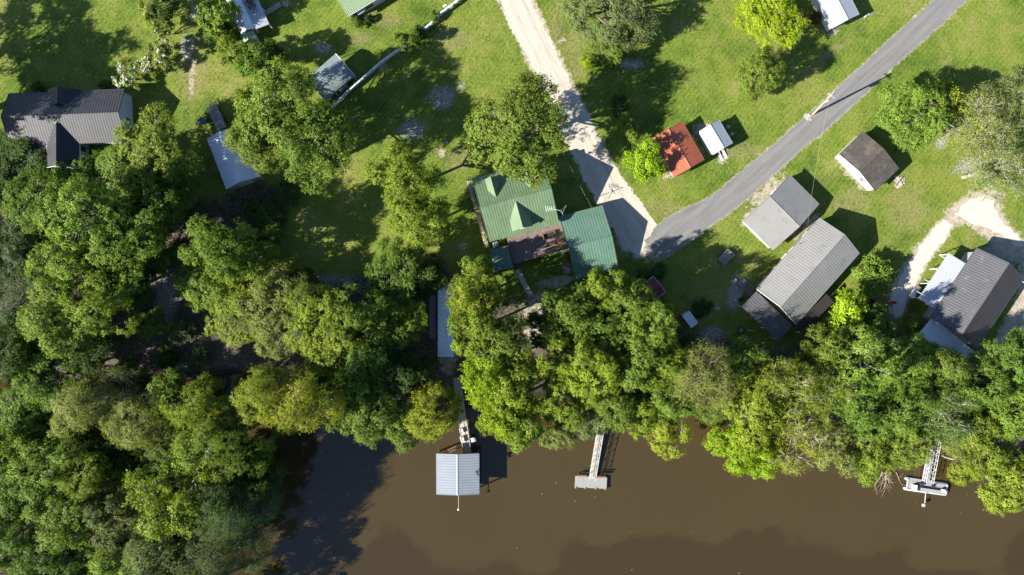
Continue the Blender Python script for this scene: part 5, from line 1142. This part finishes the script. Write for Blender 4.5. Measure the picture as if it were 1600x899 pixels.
(940,452,40,'loose',13,Y,'pale-barked tree with white limbs below the garage'),
(888,490,46,'oak',14,G2,'tree at the right rim of the bare slope'),
(985,478,48,'oak',14,G2,'tree in front of the maroon shed'),
(1022,508,40,'cedar',16,G2,'feathery tree left of the tiny pale shed'),
(1040,490,18,'small',10,LM,'small lime treetop beside the tiny pale shed'),
(930,520,50,'oak',13,G,'shaded tree in the middle of the riverside trees'),
(875,560,48,'loose',15,Y,'sunlit tree below the bare slope'),
(930,580,50,'oak',15,Y,'sunlit tree above the truss gangway'),
(985,560,50,'oak',15,G2,'tree right of the truss gangway, upper row'),
(1035,570,46,'oak',13,Y,'bright tree in the riverside row below the tiny pale shed'),
(885,625,48,'loose',13,Y,'bank tree left of the truss gangway, upper'),
(872,675,36,'loose',9,KY,'low tree leaning over water left of the truss gangway'),
(922,655,34,'loose',9,K,'low tree at the head of the truss gangway'),
(965,635,44,'oak',12,G2,'bank tree right of the truss gangway'),
(1000,650,38,'oak',11,Y,'leafy tree on the bank between truss gangway and willow'),
(1042,678,42,'loose',10,Y2,'yellow-green tree leaning far over the water in the middle'),
(1050,625,44,'oak',12,G2,'green tree behind the leaning yellow-green one'),
(1105,590,54,'willow',16,KY,'pale drooping willow right of the middle'),
(1115,630,38,'willow',10,G2,'low drooping willow at the water inlet'),
(1165,570,40,'oak',12,G,'shaded tree left of the grey house porch'),
(1178,640,56,'oak',15,Y,'large bright tree right of the water inlet'),
(1165,700,50,'oak',13,LM,'bright green crown bulging over the river right of the inlet'),
(1205,725,34,'oak',11,LM,'low bright crown at the water, lowest of the bright pair'),
(1235,610,52,'wisp',15,Y2,'yellow tree with bare pale twigs below the grey house'),
(1255,680,58,'wisp',14,Y2,'yellow twiggy tree over the river right of the bright crowns'),
(1300,555,46,'oak',12,G2,'tree below the brown side porch of the grey house'),
(1300,620,52,'wisp',14,Y,'fine yellow-green tree in the right riverside woods'),
(1355,560,52,'loose',17,G2,'tree with pale limbs below the dark red-leaved tree'),
(1350,630,54,'oak',14,G,'dense green tree in the right riverside woods'),
(1320,700,46,'loose',12,KY,'olive tree over the water left of the driftwood'),
(1365,715,44,'oak',11,Y,'leafy tree above the driftwood'),
(1410,570,50,'oak',12,G2,'tree left of the white porch roof'),
(1410,640,52,'oak',13,G,'dark tree above the pontoon gangway'),
(1425,695,40,'oak',11,G2,'green tree crowding the pontoon gangway'),
(1465,590,50,'cedar',12,G2,'feathery tree below the white porch roof'),
(1480,645,48,'wisp',12,G,'fine-leaved tree right of the pontoon gangway'),
(1505,690,32,'willow',8,KY,'pale low willow right of the pontoon gangway'),
(1530,600,46,'oak',12,G,'shaded tree below the right-hand house'),
(1590,570,50,'oak',12,G,'tree at the right edge below the right-hand house'),
(1590,640,48,'oak',12,G2,'leafy tree at the right edge above the dead branches'),
(1555,710,54,'loose',12,Y,'yellow-green bank tree right of the pontoon'),
(1592,765,50,'loose',12,Y,'yellow-green tree at the right edge over the water'),
(1520,730,30,'loose',9,Y,'low yellow-green tree at the water right of the pontoon'),
(290,955,56,'oak',17,G,'tree just below the bottom edge, its shade on the river'),
(335,990,50,'loose',13,G,'tree below the bottom edge nearest the river, its shade on the water'),
# beyond the left edge: their shade lies on the lawn
(-120,150,78,'loose',16,G,'tree beyond the left edge, its shade lying on the upper lawn'),
(-120,165,56,'loose',13,G,'tree just beyond the left edge level with the black-roofed house'),
(-190,80,70,'loose',16,G,'tree beyond the upper left corner'),
(-60,330,60,'oak',7,G,'tree just beyond the left edge, second row'),
(-70,440,64,'oak',9,G,'tree just beyond the left edge, third row'),
(-60,560,60,'oak',9,G,'tree just beyond the left edge, fourth row'),
(-70,680,64,'oak',9,G,'tree just beyond the left edge, fifth row'),
(-70,800,64,'oak',9,G,'tree just beyond the left edge, sixth row'),
]
for i, a in enumerate(T):
    px, py, r_, kind, h, col, lab = a
    cat = 'shrub' if kind == 'shrub' else 'tree'
    grp = 'row of myrtles' if kind == 'myrtle' else None
    t, me, V = tree(px, py, r_, kind, h, col, lab, cat, grp)
    if kind == 'myrtle':                               # flower heads on the outer tips
        rg = np.random.default_rng(i); n_ = 46 if 'white-flowering' in lab else 8
        C = V.reshape(-1, 4, 3).mean(1); C = C[C[:, 2] > np.percentile(C[:, 2], 62)]; C = C[rg.integers(0, len(C), n_)]
        pos = np.repeat(C, 14, 0)+rg.normal(size=(n_*14, 3))*.085+[0, 0, .06]; Ln = np.full(len(pos), .13)
        Vb, Qb = leaf_quads(pos, unit(rg.normal(size=pos.shape)+[0, 0, .8]), Ln, Ln*.9, rg); bo = bpy.data.objects.new('blossom', np_mesh('blossom', Vb, Qb, [M['blossom']])); COL.objects.link(bo); bo.parent = t
# ------------------------------------------------------------------ undergrowth of the woods and tufts on the lawn
rg = np.random.default_rng(9)
def scatter(n, box, keep):
    px = rg.uniform(box[0], box[2], n); py = rg.uniform(box[1], box[3], n); k = keep(px, py); return px[k], py[k]
px, py = scatter(26000, (-40,215,1640,920), lambda x, y: (sdist(x, y, WOODS) > 2) & (sdist(x, y, SHORE) < -4) & (sdist(x, y, CREEK) < -6) & (fnoise(x*S*.5, y*S*.5, 2) > -.05) & ~((x > 210) & (x < 470) & (y > 440) & (y < 600) & (rg.random(x.shape) < .8)) & ~((x > 805) & (x < 870) & (y > 470) & (y < 560)) & ~((x > 670) & (x < 720) & (y > 430) & (y < 620)))
gz_ = ground_z(px, py); ctr = np.stack([(px-CX)*S, (CY-py)*S, gz_], -1); nl = 9
hh = rg.uniform(.15, .9, len(ctr)); pos = np.repeat(ctr, nl, 0)+rg.normal(size=(len(ctr)*nl, 3))*[.28, .28, 0]; pos[:, 2] += np.repeat(hh, nl)*rg.random(len(pos))+.05
Ln = rg.uniform(.16, .34, len(pos)); V, Qd = leaf_quads(pos, unit(rg.normal(size=pos.shape)*.6+[0, 0, 1]), Ln, Ln*.6, rg)
o = bpy.data.objects.new('undergrowth', np_mesh('undergrowth', V, Qd, [M['leaf']], np.repeat(rg.random(len(pos)), 4))); COL.objects.link(o); o.color = (.05, .078, .022, 1); struct(tag(o, 'low leafy undergrowth covering the floor of the woods', 'undergrowth'), 'stuff')
roadkeep = lambda x, y: (line_dist(x, y, rd) > 27) & (line_dist(x, y, ra) > 22) & (sdist(x, y, DRIVE) < -3) & (sdist(x, y, DRIVE2) < -3) & (sdist(x, y, WOODS) < 4) & (sdist(x, y, [(945,315),(975,310),(1025,348),(1010,405),(975,402)]) < -2)
px, py = scatter(110000, (-10,-10,1610,560), roadkeep); n = len(px)
pos = np.stack([(px-CX)*S, (CY-py)*S, np.full(n, .035)], -1); Ln = rg.uniform(.10, .24, n)
V, Qd = leaf_quads(pos, unit(rg.normal(size=pos.shape)*.55+[0, 0, 1]), Ln, Ln*.5, rg)
o = bpy.data.objects.new('grass', np_mesh('grass', V, Qd, [M['leaf']], np.repeat(rg.random(n), 4))); COL.objects.link(o); o.color = (.106, .130, .018, 1); struct(tag(o, 'short uneven grass tufts across the lawns', 'grass'), 'stuff')
